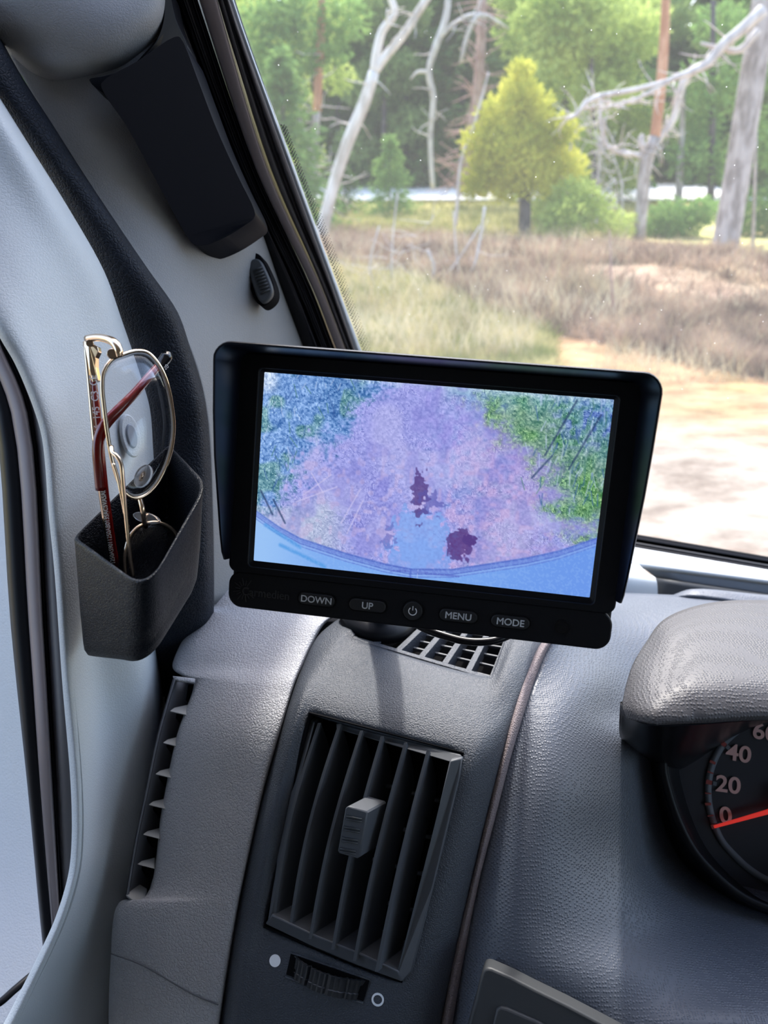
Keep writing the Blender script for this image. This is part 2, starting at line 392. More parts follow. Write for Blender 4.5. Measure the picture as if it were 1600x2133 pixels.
# post beside the windscreen: gasket, rail, edge
def post(name, cols, mt, label, cat, solid=.004, n=6):
    ys = [-80, 0, 350, 600, 720, 1010]; rows = []
    for i, y in enumerate(ys):
        rows.append([P(c[0][i], y, D(y) + c[1]) for c in cols])
    o = patch(name, rows, mt, n=n, solid=solid)
    return o
gl = [290, 320, 474, 582, 629, 745]; rl = [390, 415, 532, 651, 698, 812]
def mixl(a, b, t): return [x + (y - x) * t for x, y in zip(a, b)]
blind = empty('windscreen_blind', P(600, 500, D(500)), 'black blind cassette with a brown metal rail along the left windscreen post', 'blind')
def postp(name, cols, mt):
    ys = [-80, 0, 350, 600, 720, 1010]
    return patch(name, [[P(c[0][i], y, D(y) + c[1]) for c in cols] for i, y in enumerate(ys)], mt, blind, n=6, solid=.003)
postp('cassette', [([g - 22 for g in gl], .028), (mixl(gl, rl, .04), .0), (mixl(gl, rl, .42), -.004), (mixl(gl, rl, .55), .004), (mixl(gl, rl, .66), -.003), (mixl(gl, rl, .76), .004), (mixl(gl, rl, .86), -.002), (mixl(gl, rl, .95), .003), (rl, .006)], M['blackgloss'])
rr_ = [432, 453, 557, 669, 716, 827]
postp('slide_rail', [(rl, .004), (mixl(rl, rr_, .08), -.002), (mixl(rl, rr_, .5), -.003), (mixl(rl, rr_, .92), -.002), (rr_, .004)], M['rail'])
e1 = [r + 3 for r in rr_]; e2 = [458, 479, 603, 694, 736, 842]
postp('rail_lip', [(rr_, .008), (e1, .006), (mixl(e1, e2, .15), .0), (mixl(e1, e2, .35), .0), (mixl(e1, e2, .5), .006), (mixl(e1, e2, .62), .006), (mixl(e1, e2, .75), .0), (e2, .001)], M['railgrey'])
e3 = [468, 489, 614, 705, 749, 855]
o = patch('trim_1', [[P(a, y, D(y) - .001), P((a + b) / 2, y, D(y) - .003), P(b, y, D(y) - .0005)] for a, b, y in zip(e2, e3, [-80, 0, 350, 600, 720, 1010])], M['white_plastic'], n=6, solid=.002); St(o)
# bottom windscreen seal
def bl(x, dy=0, d=.69): return P(x, 1114 + (x - 1317) * .1696 + dy, d)
o = patch('trim_2', [[bl(x, dy, d) for x in (780, 1000, 1200, 1400, 1600, 2000)] for dy, d in ((-3, .70), (1, .694), (8, .692), (9, .70), (13, .70), (14, .688), (25, .682), (29, .69))], M['black'], n=4, lin_r=True, solid=.004); St(o)

# seal around the door opening
SR = [(-50, -20), (40, 150), (110, 260), (180, 370), (250, 475), (308, 560), (370, 650), (395, 720), (425, 820), (438, 930), (443, 1050), (446, 1200), (444, 1380)]
SL = [(-120, 60), (-40, 180), (30, 280), (95, 370), (150, 465), (195, 550), (240, 665), (262, 720), (290, 810), (300, 900), (305, 1050), (305, 1250), (300, 1480)]
SD = [(0, .355), (150, .365), (370, .385), (560, .405), (720, .425), (930, .445), (1200, .465), (1300, .50), (1500, .58)]
def sdep(y): return interp(SD, max(y, 0))
rows = []
for (a, b), (c, d) in zip(SL, SR):
    dd = sdep(d); mid = ((a + c) / 2, (b + d) / 2)
    rows.append([P(a, b, dd + .004), P(a + (c - a) * .12, b + (d - b) * .12, dd - .010), P(*mid, dd - .014), P(a + (c - a) * .85, b + (d - b) * .85, dd - .009), P(c, d, dd + .006)])
o = patch('trim_3', rows, M['seal'], n=5, solid=.004); St(o)

# grey pillar trim between the door seal and the windscreen
PR = [(270, -100, .37), (322, 0, .392), (390, 150, .415), (462, 310, .45), (537, 455, .487), (588, 600, .53), (634, 720, .573), (690, 860, .63), (745, 1010, .69), (760, 1230, .70)]
PL = [(-70, -60), (-20, 40), (70, 200), (175, 370), (245, 475), (320, 590), (395, 725), (430, 860), (440, 1060), (442, 1260)]
rows = []
for (a, b), (c, d, z) in zip(PL, PR):
    z0 = sdep(b) + .008; t = lambda k: (a + (c - a) * k, b + (d - b) * k)
    rows.append([P(a, b, z0), P(*t(.15), z0 + (z - z0) * .15 - .006), P(*t(.45), z0 + (z - z0) * .45 - .012), P(*t(.75), z0 + (z - z0) * .75 - .014), P(*t(.95), z - .008), P(c, d, z + .010)])
pil = patch('trim_4', rows, M['pillar'], n=8, solid=.004); St(pil)
# padded head panel above the cover
rows = [[P(-160, -140, .36), P(60, -140, .355), P(220, -140, .365), P(300, -140, .375), P(330, -140, .40)],
        [P(-120, -40, .355), P(80, -40, .352), P(240, -40, .362), P(325, -40, .372), P(350, -40, .40)],
        [P(-60, 40, .36), P(100, 40, .356), P(245, 40, .362), P(322, 36, .374), P(352, 40, .40)],
        [P(0, 90, .367), P(110, 100, .362), P(230, 105, .366), P(292, 96, .378), P(330, 88, .40)],
        [P(20, 120, .372), P(120, 150, .368), P(205, 145, .372), P(255, 136, .382), P(292, 126, .405)],
        [P(60, 180, .376), P(130, 178, .382), P(200, 160, .395), P(236, 150, .40), P(255, 146, .41)]]
o = patch('trim_5', rows, M['pillar'], n=8, solid=.004); St(o)

# inner face of the driver's door
PX = [(-150, 420, .34), (-70, 560, .335), (0, 700, .33), (33, 757, .333), (69, 843, .336), (87, 902, .338), (95, 961, .34), (102, 1059, .342), (115, 1191, .346), (131, 1419, .355), (149, 1637, .356), (151, 1747, .356), (144, 1821, .355), (118, 1909, .352), (87, 1979, .35), (48, 2057, .348), (5, 2140, .345), (-60, 2240, .34)]
PXR = [(-40, 160, .345), (60, 320, .352), (130, 432, .362), (205, 565, .378), (243, 670, .39), (262, 725, .396), (280, 780, .402), (300, 850, .41), (308, 950, .42), (325, 1190, .46), (375, 1419, .58), (375, 1637, .60), (370, 1747, .60), (365, 1821, .60), (360, 1909, .60), (350, 1979, .60), (340, 2057, .60), (330, 2140, .60)]
rows = []
for (a, b, z0), (c, d, z1) in zip(PX, PXR[:len(PX)]):
    t = lambda k: (a + (c - a) * k, b + (d - b) * k)
    rows.append([P(a - 1, b, z0 + .010), P(a, b, z0 + .001), P(*t(.06), z0 - .002), P(*t(.35), z0 + (z1 - z0) * .33 - .004), P(*t(.7), z0 + (z1 - z0) * (.7 if b < 1195 else .45) - .003), P(*t(.94), z1 - .005), P(c + 12, d, z1 + .006)])
door = patch('door_1', rows, M['door'], n=6, solid=.004); St(door)
# speaker cap on the door
def cap(px, py, d, r, nrm, name, mt, parent, h=.002):
    fr = Frame(P(px, py, d), nrm.cross(Vector((0, 0, 1))), nrm.cross(nrm.cross(Vector((0, 0, 1)))), nrm)
    kx = .55 if 'surround' in name or name == 'cap' else 1
    uv = [(kx * r * math.cos(a * PI / 16), r * math.sin(a * PI / 16)) for a in range(32)]
    return fslab(name, fr, uv, 0, h, mt, parent, bevel=h * .4)
dn = (P(243, 900, .392) - P(303, 900, .41)).cross(P(270, 860, .398) - P(275, 950, .402)).normalized()
if dn.dot(CAMP - P(270, 915, .4)) < 0: dn = -dn
twt = empty('door_tweeter', P(268, 912, .394), 'round blue-grey tweeter cap set in the pale door panel, seen through the upper spectacle lens', 'speaker')
cap(268, 908, .3945, .0115, dn, 'surround', M['door'], twt, .002)
cap(270, 908, .394, .0065, dn, 'cap', M['tweet'], twt, .002)

# window channel of the door
def chan(name, xs, mt, rel, d0=.40, solid=.004, lab=None):
    ys = [560, 700, 860, 1300, 1637, 1979, 2200]
    rows = []
    for i, y in enumerate(ys): rows.append([P(c[i], y, d0 + rz + (0, 0, 0, 0, 0, .07, .13)[i]) for c, rz in zip(xs, rel)])
    o = patch(name, rows, mt, n=5, solid=solid); St(o); return o
c0 = [-85, -55, -12, 22, 57, 90, 118]; c1 = [-70, -40, 22, 59, 83, 112, 132]; c2 = [-45, -5, 58, 90, 110, 130, 150]; c3 = [-30, 10, 66, 97, 117, 140, 160]; c4 = [0, 60, 110, 150, 175, 185, 195]
chan('trim_6', [c0, mixl(c0, c1, .3), c1], M['black'], [.012, .004, .004])
chan('trim_7', [c1, mixl(c1, c2, .15), mixl(c1, c2, .85), c2], M['rail'], [.010, .001, .0, .006])
chan('trim_8', [c2, mixl(c2, c3, .5), c3], M['black'], [.012, .004, .012])
chan('trim_9', [c3, mixl(c3, c4, .3), c4], M['railgrey'], [.006, .0, .001])
# pale solid panel standing in for the door's reflection in the side window
o = patch('window_reflection', [[P(-400, 300, .60), P(-150, 300, .58), P(60, 300, .56), P(160, 300, .55)], [P(-400, 1200, .60), P(-150, 1200, .58), P(60, 1200, .56), P(160, 1200, .55)], [P(-400, 1800, .58), P(-150, 1800, .56), P(60, 1800, .54), P(160, 1800, .53)], [P(-400, 2300, .52), P(-150, 2250, .50), P(60, 2200, .49), P(200, 2160, .48)]], M['outer'], n=5, solid=.01); St(o)
o = tube('trim_10', [P(-160, 2180, .43), P(-60, 2120, .44), P(0, 2088, .445), P(30, 2062, .45), P(75, 2025, .46), P(130, 1990, .47)], .0022, M['black'], n=4); St(o)
# black sheet added as the shade in the gap between door and dash
o = patch('dark_gap_sheet', [[P(325, 1180, .53), P(480, 1180, .56)], [P(345, 1500, .53), P(480, 1500, .55)], [P(300, 2250, .515), P(480, 2250, .53)]], M['void'], n=3, solid=.01); St(o)
# unseen cab roof, floor and walls, added to keep stray light out
def boxm(name, a, b, mt):
    vs = [(x, y, z) for x in (a[0], b[0]) for y in (a[1], b[1]) for z in (a[2], b[2])]
    return mk(name, vs, [(0, 1, 3, 2), (4, 6, 7, 5), (0, 4, 5, 1), (2, 3, 7, 6), (0, 2, 6, 4), (1, 5, 7, 3)], mt, smooth=False)
St(boxm('unseen_ceiling', (-.62, -1.3, 2.15), (1.5, .27, 2.19), M['unseen_shell']))
St(boxm('unseen_wall_left_upper', (-.62, -1.3, 1.5), (-.60, -.05, 2.15), M['unseen_shell']))  # unseen, added to darken the pillar
St(boxm('unseen_floor', (-.62, -1.3, .98), (1.5, .9, 1.0), M['void']))
St(boxm('unseen_wall_bulkhead', (-.62, .72, 1.0), (1.5, .75, 1.42), M['void']))
St(boxm('unseen_wall_left_lower', (-.62, -1.3, 1.0), (-.60, .80, 1.50), M['unseen_shell']))
St(boxm('unseen_wall_right', (1.5, -1.3, 1.0), (1.52, .80, 1.50), M['unseen_shell']))
St(boxm('unseen_wall_back', (-.62, -1.34, 1.0), (1.5, -1.30, 2.24), M['unseen_shell']))

# ================================================================ pillar fittings
CVD = -.018
cv = outline_px([(a, b, c + CVD) for a, b, c in [(212, 172, .374), (290, 125, .385), (362, 77, .395), (376, 78, .398), (410, 160, .41), (450, 265, .427), (495, 365, .446), (530, 438, .463), (531, 452, .465), (516, 465, .462), (470, 494, .456), (425, 511, .452), (403, 508, .449), (385, 485, .444), (330, 385, .42), (265, 265, .395), (212, 185, .376)]], 0, 4)
cover = slab('pillar_cover', cv, away * .024, M['cover'], bevel=.0022, bseg=3)
tag(cover, 'black rectangular cover on the grey windscreen pillar below the padded head panel', 'cover')
slab('recess', outline_px([(185, 166, .366), (215, 158, .367), (262, 144, .372), (305, 112, .378), (333, 70, .382), (343, 20, .383), (338, -30, .382), (348, -30, .384), (366, 40, .388), (392, 110, .394), (340, 190, .390), (240, 205, .376)], 0, 4), away * .012, M['black'], cover, bevel=.001)
lat = empty('blind_catch', P(540, 580, .50), 'small black ribbed catch in the grey pillar just below the black cover', 'catch')
lo = outline_px([(511, 534), (524, 526), (540, 530), (552, 548), (572, 602), (568, 622), (548, 637), (535, 630), (518, 590), (509, 552)], .4885, 4)
slab('recess', lo, away * .012, M['void'], lat, bevel=.0006)
lo = outline_px([(521, 545), (530, 538), (541, 541), (550, 556), (567, 602), (564, 617), (548, 630), (539, 625), (524, 588), (518, 560)], .4845, 4)
slab('slider', lo, away * .008, M['storage'], lat, bevel=.0012, bseg=3)
for k in range(8):
    x, y = 537 + k * 2.3, 561 + k * 6.6
    tube('rib', [P(x - 10, y + 3, .4838), P(x + 9, y - 5, .4835)], .0005, M['storage'], lat, seg=6)
slab('red_mark', outline_px([(512, 540), (517, 537), (520, 552), (515, 556)], .4870, 2), away * .002, mat('orange_red_mark', (.5, .05, .02), .5), lat)['label'] = 'orange red mark'

# ================================================================ DASHBOARD
dash = empty('dashboard', P(900, 1700, .45), 'grey and charcoal dashboard with air vent and instrument hood', 'dashboard')
GL = [(760, 1240, .52), (740, 1262, .50), (678, 1298, .475), (651, 1343, .46), (615, 1420, .435), (588, 1510, .418), (556, 1622, .412), (525, 1748, .408), (502, 1861, .405), (480, 1982, .402), (462, 2110, .40), (440, 2260, .40)]
# light grey end piece, left edge
LE = [(500, 1150, .56), (462, 1212, .515), (412, 1275, .495), (372, 1345, .475), (357, 1388, .468), (378, 1408, .458), (402, 1418, .452), (367, 1530, .438), (336, 1680, .43), (302, 1866, .42), (246, 1880, .42), (228, 2010, .415), (224, 2260, .41)]
rows = []
idx = [0, 1, 2, 3, 3.6, 3.9, 4.2, 5, 6.2, 8, 8.2, 9.4, 11]
for (a, b, z0), k in zip(LE, idx):
    i = int(k); f = k - i; p = GL[i]; qn = GL[min(i + 1, len(GL) - 1)]
    c, d, z1 = [p[j] + (qn[j] - p[j]) * f for j in range(3)]
    t = lambda s: (a + (c - a) * s, b + (d - b) * s)
    rows.append([P(a + 4, b, z0 + .17), P(a + 3, b, z0 + .02), P(*t(.02), z0 + .003), P(*t(.1), z0 - .003), P(*t(.4), z0 + (z1 - z0) * .4 - .006), P(*t(.8), z0 + (z1 - z0) * .8 - .005), P(*t(.97), z1 - .003), P(c, d, z1 + .004)])
patch('end_panel', rows, M['dash_light'], dash, n=7, solid=.003)['label'] = 'light grey grained end panel'
# seam
tube('panel_seam', [P(231, 1986, .4125), P(300, 2012, .405), (P(400, 2070, .3985)), P(455, 2093, .3965)], .00035, M['sidewall'], dash, n=3, seg=6)
# side demist vent
sv = empty('side_vent', P(330, 1640, .43)); sv.parent = dash; sv.location = P(330, 1640, .43) - dash.location
SO = [(366, 1418, .4595), (398, 1424, .452), (384, 1480, .446), (351, 1620, .434), (325, 1760, .427), (300, 1893, .4205), (262, 1862, .4235), (300, 1690, .435), (335, 1540, .446)]
OLN = [(361, 1415), (328, 1532), (302, 1655), (280, 1760), (263, 1864)]; PLN = [(404, 1420), (369, 1532), (338, 1655), (318, 1760), (300, 1893)]
vd = lambda y: interp([(1415, .448), (1620, .432), (1893, .4185)], y)
patch('side_wall', [[P(a + 8, b, vd(b) + .15), P(a + 1, b, vd(b) + .02), P(a, b, vd(b) + .001), P(a + 1, b, vd(b) - .001), P(a + 4, b, vd(b) - .0005), P(a + 5, b + 1, vd(b) + .002), P(c + 8, b + 8, vd(b) + .022)] for (a, b), (c, d) in zip(OLN, PLN)], M['sidewall'], sv, n=5, solid=.0015)
patch('top_edge', [[P(360, 1408, .449), P(405, 1413, .449)], [P(362, 1416, .448), P(404, 1422, .448)]], M['dash_light'], sv, n=3, solid=.004)
for (x, y), xr in zip([(353, 1480), (339, 1546), (323, 1611), (309, 1675), (297, 1737), (285, 1799)], [388, 371, 355, 342, 328, 316]):
    z = vd(y)
    slab('opening_shade', [P(x + 6, y + 6, z + .0100), P(xr + 6, y + 6, z + .0155), P(xr + 4, y + 34, z + .0155), P(xr - 12, y + 28, z + .013)], away * .001, M['void'], sv, smooth=False)  # dark plate put in for the shade below each vane
    slab('vane', [P(xr + 6, y - 13, z + .010), P(x + 10, y - 6, z + .006), P(x, y + 1, z + .001), P(xr + 4, y + 10, z)], DOWN * .0012 + away * .0012, M['vane'], sv, bevel=.0003)
slab('opening_shade', [P(368, 1424, .458), P(406, 1428, .464), P(392, 1464, .462), P(372, 1440, .459)], away * .001, M['void'], sv, smooth=False)  # dark plate for the shade in the topmost gap
slab('vane', [P(306, 1850, .430), P(288, 1840, .434), P(262, 1864, .4185), P(299, 1890, .4175)], DOWN * .002, M['vane'], sv, bevel=.0004)

# charcoal vent housing: a patch with two holes
HR = [(1180, 1255, .52), (1168, 1285, .50), (1128, 1345, .462), (1104, 1396, .445), (1066, 1490, .418), (1045, 1570, .408), (1015, 1690, .402), (984, 1825, .398), (936, 2040, .395), (912, 2150, .394), (890, 2260, .394)]
H = [
 [(758, 1244, .52), (850, 1248, .52), (850, 1248, .52), (1090, 1270, .52), (1120, 1260, .52), (1176, 1268, .515)],
 [(742, 1264, .50), (815, 1268, .495), (830, 1272, .495), (1068, 1294, .49), (1100, 1290, .49), (1164, 1290, .497)],
 [(664, 1325, .466), (715, 1322, .458), (733, 1328, .458), (1023, 1410, .438), (1052, 1400, .437), (1100, 1405, .444)],
 [(630, 1390, .447), (660, 1385, .437), (710, 1392, .435), (1000, 1468, .418), (1040, 1470, .42), (1078, 1458, .428)],
 [(598, 1480, .425), (622, 1470, .413), (645, 1484, .412), (965, 1568, .396), (1000, 1572, .397), (1048, 1560, .410)],
 [(545, 1665, .413), (575, 1670, .400), (600, 1690, .404), (922, 1726, .389), (960, 1740, .390), (1010, 1712, .402)],
 [(491, 1922, .4065), (525, 1920, .396), (548, 1932, .397), (838, 2048, .383), (880, 2040, .385), (940, 2020, .397)],
 [(476, 2010, .4045), (505, 2015, .393), (530, 2020, .393), (815, 2110, .382), (860, 2110, .384), (920, 2115, .396)],
 [(452, 2180, .4035), (485, 2200, .391), (510, 2200, .391), (790, 2240, .382), (840, 2240, .384), (895, 2240, .396)]]
# columns: outer edge(turned under), face, hole edge, hole edge, face, outer edge
rows = [[P(*p) for p in r] for r in H]
for r, rr in zip(H, rows):
    rr.insert(0, P(r[0][0] + 2, r[0][1], r[0][2] + .008)); rr.append(P(r[5][0], r[5][1], r[5][2] + .008))
hous = patch('vent_housing', rows, M['housing'], dash, n=8, holes={(1, 3), (4, 3), (5, 3)}, solid=.0035)
from mathutils.bvhtree import BVHTree
_bv = BVHTree.FromPolygons([v.co + wloc(dash) for v in hous.data.vertices], [tuple(p.vertices) for p in hous.data.polygons])
def hdep(px, py):
    r = ray(px, py); h = _bv.ray_cast(CAMP, r.normalized()); return (h[0] - CAMP).length / r.length if h[0] else .39
hous['label'] = 'charcoal vent housing with grained finish'
# defroster grille at its top
gr_ = [P(733, 1326, .459), P(1025, 1412, .4395), P(1072, 1292, .4905), P(828, 1270, .4955)]
def gq(u, v, dz=0): return gr_[0].lerp(gr_[1], u).lerp(gr_[3].lerp(gr_[2], u), v) + DOWN * dz
def bar(name, a, b, w, h, mt, parent, top=0):
    t = (b - a).normalized(); s = t.cross(Vector((0, 0, 1))).normalized() * (w / 2)
    return slab(name, [a + s, b + s, b - s, a - s], DOWN * h, mt, parent, bevel=.0003, smooth=False)
gl_ = empty('defroster_grille', gq(.5, .5) - dash.location); gl_.parent = dash
slab('duct', [gq(-.05, -.05, .022), gq(1.03, -.05, .022), gq(1.03, 1.1, .022), gq(-.05, 1.1, .022)], DOWN * .002, M['void'], gl_, smooth=False)
for k in range(7): u = k / 6; bar('bar', gq(u, -.02, .0005), gq(u, 1.02, .0005), .0036, .010, M['housing'], gl_)
for k in range(1, 6): v = k / 6; bar('cross_bar', gq(.30, v, .007), gq(1, v, .007), .0014, .002, M['vent'], gl_)
bar('bar', gq(0, 0, .0002), gq(1, 0, .0002), .003, .010, M['housing'], gl_)
bar('bar', gq(0, 1, .0002), gq(1, 1, .0002), .003, .010, M['housing'], gl_)

# air vent
vent = empty('air_vent', P(765, 1760, .41) - dash.location); vent.parent = dash
vz = (P(645, 1487, .405) - P(550, 1930, .404)).cross(P(965, 1570, .388) - P(550, 1930, .404)).normalized()
if vz.dot(CAMP - P(765, 1760, .4)) < 0: vz = -vz
IN = -vz
c_ = [P(643, 1484, .410), P(966, 1568, .395), P(838, 2050, .383), P(548, 1932, .396)]
# inner well
dp = .055
vs_ = c_ + [p + IN * dp for p in c_]
mk('well', vs_, [(0, 1, 5, 4), (1, 2, 6, 5), (2, 3, 7, 6), (3, 0, 4, 7), (4, 5, 6, 7)], M['void'], vent, smooth=False, solid=.001)
# barrel frame: top, right, bottom bars
def beam(name, pts, mt, depth, parent=vent, bevel=.0008):
    return slab(name, [P(*p) for p in pts], IN * depth, mt, parent, bevel=bevel, bseg=2)
beam('vent_frame', [(700, 1507, .411), (960, 1572, .3945), (966, 1585, .393), (938, 1588, .391), (700, 1519, .411)], M['vent'], .02)
beam('vent_frame', [(937, 1584, .390), (964, 1578, .392), (958, 1620, .390), (902, 1850, .382), (858, 2025, .381), (838, 2046, .382), (826, 2030, .380), (872, 1850, .379), (915, 1680, .383)], M['vent'], .02)
beam('vent_frame', [(552, 1925, .396), (566, 1905, .394), (660, 1950, .388), (760, 1990, .382), (830, 2024, .379), (838, 2046, .381), (740, 2010, .385), (650, 1972, .391)], M['vent'], .03)
beam('vent_frame', [(556, 1926, .396), (566, 1906, .395), (590, 1780, .398), (618, 1650, .402), (655, 1505, .411), (646, 1500, .413), (606, 1650, .405), (578, 1780, .401)], M['vent'], .02)
tops = [(662, 1506), (705, 1508), (750, 1522), (793, 1534), (842, 1547), (889, 1562)]
bots = [(566, 1920), (601, 1936), (643, 1956), (690, 1978), (735, 2002), (781, 2024)]
for i, ((x0, y0), (x1, y1)) in enumerate(zip(tops, bots)):
    fpts = []; bpts = []
    bow = [14, 13, 11, 9, 7, 5][i]
    for k in range(13):
        t = k / 12; s = math.sin(PI * min(1, t * 1.08) ** .75) if t < .93 else math.sin(PI * min(1, t * 1.08) ** .75)
        s = max(s, 0); z = .411 - .0035 * i + (.396 - .411 - .0002 * i) * t
        x = x0 + (x1 - x0) * t - bow * math.sin(PI * t); y = y0 + (y1 - y0) * t
        fr_d = z - .004 * math.sin(PI * t)
        fpts.append(P(x, y, fr_d))
        wd_ = .022 * min(1, (t * 5) ** .8 + .02)
        sidev = RC @ Vector((1, -.05, 0))
        bpts.append(fpts[-1] + IN * wd_ + sidev * (.0085 * min(1, (t * 4 + .05))))
    th = (RC @ Vector((1, 0, 0))) * .0016
    L_ = len(fpts); vs_ = fpts + [p + th for p in fpts] + [p + th * .5 for p in bpts]
    fs_ = []
    for k in range(L_ - 1):
        fs_ += [(k, k + 1, L_ + k + 1, L_ + k), (L_ + k, L_ + k + 1, 2 * L_ + k + 1, 2 * L_ + k), (2 * L_ + k, 2 * L_ + k + 1, k + 1, k)]
    fs_ += [(0, L_, 2 * L_), (L_ - 1, 3 * L_ - 1, 2 * L_ - 1)]
    o = mk('vent_slat', vs_, fs_, M['vent'], vent, smooth=True)
    bm = bmesh.new(); bm.from_mesh(o.data); bmesh.ops.recalc_face_normals(bm, faces=bm.faces); bm.to_mesh(o.data); bm.free(); hard(o, 30)
for k in range(6):
    x, y = 905 - k * 19, 1664 + k * 76
    for g in range(3):
        xx = x - g * 46; yy = y - g * 14
        tube('rear_vane', [P(xx - 16, yy, .412), P(xx + 14, yy + 4, .410)], .0011, M['vent'], vent, seg=6)
# slider knob on the fourth slat
kb = slab('vent_knob', outline_px([(724, 1679), (762, 1690), (765, 1694), (749, 1785), (744, 1789), (706, 1778), (703, 1772), (719, 1684)], .3815, 1), IN * .014 + (RC @ Vector((1, .12, 0))) * .007, M['vent'], vent, bevel=.0006)
for k in range(4):
    x, y = 722 - k * 4.2, 1700 + k * 22.5
    for s in (0, 6):
        tube('rib', [P(x - 1, y + s, .381), P(x + 32, y + s + 6, .381)], .00045, M['storage'], kb, seg=6)
# thumbwheel
whl = empty('thumbwheel', P(682, 2036, .39) - dash.location); whl.parent = dash
slab('slot', [P(a, b, hdep(a, b) - .0006) for a, b in ((606, 1986), (770, 2042), (757, 2086), (596, 2030))], IN * .001, M['void'], whl, smooth=False)
ax0, ax1 = P(604, 2008, hdep(604, 2008) - .0006), P(761, 2062, hdep(761, 2062) - .0006)
axd = (ax1 - ax0).normalized(); upw = axd.cross(vz).normalized()
if upw.dot(RC @ Vector((0, 1, 0))) < 0: upw = -upw
# the wheel lies across: its rim bulges out of the slot
cen = (ax0 + ax1) / 2 + IN * .0280; Rw = .0335
vs_, fs_ = [], []; NS = 44
for k in range(NS + 1):
    a = math.radians(-35 + 70 * k / NS)
    rr2 = Rw - (.0009 if (k % 11) in (1, ) else 0) - (.0004 if k % 3 == 0 else 0)
    for v in (-.0052, -.0049, -.0018, -.0015, .0018, .0021, .0049, .0052):
        r3 = rr2 - (.0008 if abs(v) > .005 else 0) - (.0004 if abs(abs(v) - .00165) < .0002 else 0)
        vs_.append(cen + axd * (math.sin(a) * r3) + vz * (math.cos(a) * r3) - upw * (v + .0008))
for k in range(NS):
    for j in range(7): fs_.append((k * 8 + j, k * 8 + j + 1, (k + 1) * 8 + j + 1, (k + 1) * 8 + j))
o = mk('wheel', vs_, fs_, M['wheel'], whl, face_cam=True, solid=.001); hard(o, 25)
for nm, pts in (('slot_lip', [(a, b, hdep(a, b)) for a, b in ((594, 2034), (640, 2052), (700, 2072), (757, 2090))]), ('slot_lip', [(a, b, hdep(a, b)) for a, b in ((604, 1984), (680, 2010), (771, 2041))])):
    tube(nm, [P(*p) for p in pts], .0007, M['housing'], whl, n=3, seg=6)
def disc(name, px, py, d, r, mt, parent, ri=0, h=.0003):
    h_ = _bv.ray_cast(CAMP, ray(px, py).normalized()); nz = h_[1] if h_[1].dot(vz) > 0 else -h_[1]
    fx = (axd - nz * axd.dot(nz)).normalized(); fr = Frame(h_[0], fx, nz.cross(fx), nz)
    if ri:
        return ring_slab(name, fr, [(r * math.cos(a * PI / 20), r * math.sin(a * PI / 20)) for a in range(40)], [(ri * math.cos(a * PI / 20), ri * math.sin(a * PI / 20)) for a in range(40)], -.001, h, mt, parent)
    return fslab(name, fr, [(r * math.cos(a * PI / 20), r * math.sin(a * PI / 20)) for a in range(40)], -.001, h, mt, parent)
disc('closed_vent_mark', 573, 2001, hdep(573, 2001), .0029, M['white'], whl)['label'] = 'solid white dot'
disc('open_vent_mark', 787, 2082, hdep(787, 2082), .0031, M['white'], whl, .0022)['label'] = 'white ring'

# mauve strip beside the housing
S0 = [(1205, 1262, .52), (1185, 1285, .50)] + [(1132, 1337, .466), (1105, 1384, .452), (1078, 1451, .432), (1051, 1546, .415), (1015, 1690, .406), (984, 1825, .402), (952, 1960, .400), (934, 2050, .399), (915, 2160, .398), (895, 2260, .398)]
S1 = [(1222, 1262, .52), (1200, 1288, .50)] + [(1147, 1339, .466), (1116, 1405, .447), (1089, 1487, .426), (1064, 1570, .413), (1031, 1700, .405), (997, 1835, .401), (972, 1960, .399), (957, 2040, .398), (938, 2150, .397), (920, 2260, .397)]
patch('trim_strip', [[P(a[0] - 4, a[1], a[2] + .008), P(a[0], a[1], a[2] - .001), P((a[0] + b[0]) / 2, (a[1] + b[1]) / 2, (a[2] + b[2]) / 2 - .004), P(b[0], b[1], b[2] - .001), P(b[0] + 3, b[1], b[2] + .008)] for a, b in zip(S0, S1)], M['mauve'], dash, n=6, solid=.002)['label'] = 'mauve grey trim strip'

# main pebbled panel
MD = [
 [(1040, 1228, .66), (1330, 1236, .62), (1480, 1244, .61), (1600, 1258, .61), (1900, 1280, .61)],
 [(1180, 1262, .53), (1330, 1275, .56), (1480, 1290, .56), (1600, 1300, .56), (1900, 1320, .56)],
 [(1146, 1339, .470), (1250, 1350, .497), (1380, 1400, .51), (1600, 1420, .52), (1900, 1430, .52)],
 [(1114, 1411, .448), (1210, 1430, .452), (1330, 1480, .478), (1600, 1500, .51), (1900, 1510, .51)],
 [(1087, 1492, .428), (1160, 1510, .424), (1290, 1545, .445), (1500, 1580, .51), (1900, 1600, .51)],
 [(1051, 1609, .413), (1140, 1625, .405), (1290, 1650, .432), (1450, 1690, .49), (1900, 1700, .51)],
 [(1020, 1735, .405), (1110, 1750, .394), (1290, 1780, .420), (1450, 1800, .472), (1900, 1830, .49)],
 [(988, 1870, .401), (1080, 1890, .386), (1290, 1930, .398), (1500, 1895, .435), (1900, 1950, .44)],
 [(966, 1982, .399), (1060, 2000, .382), (1260, 2040, .378), (1480, 2050, .386), (1900, 2060, .39)],
 [(943, 2131, .398), (1040, 2133, .381), (1240, 2140, .372), (1420, 2150, .365), (1900, 2150, .37)],
 [(920, 2260, .398), (1000, 2260, .380), (1220, 2270, .372), (1400, 2270, .362), (1900, 2270, .36)]]
patch('main_panel', MD, M['dash_dark'], dash, n=8, solid=.003)['label'] = 'blue-grey pebbled main panel'

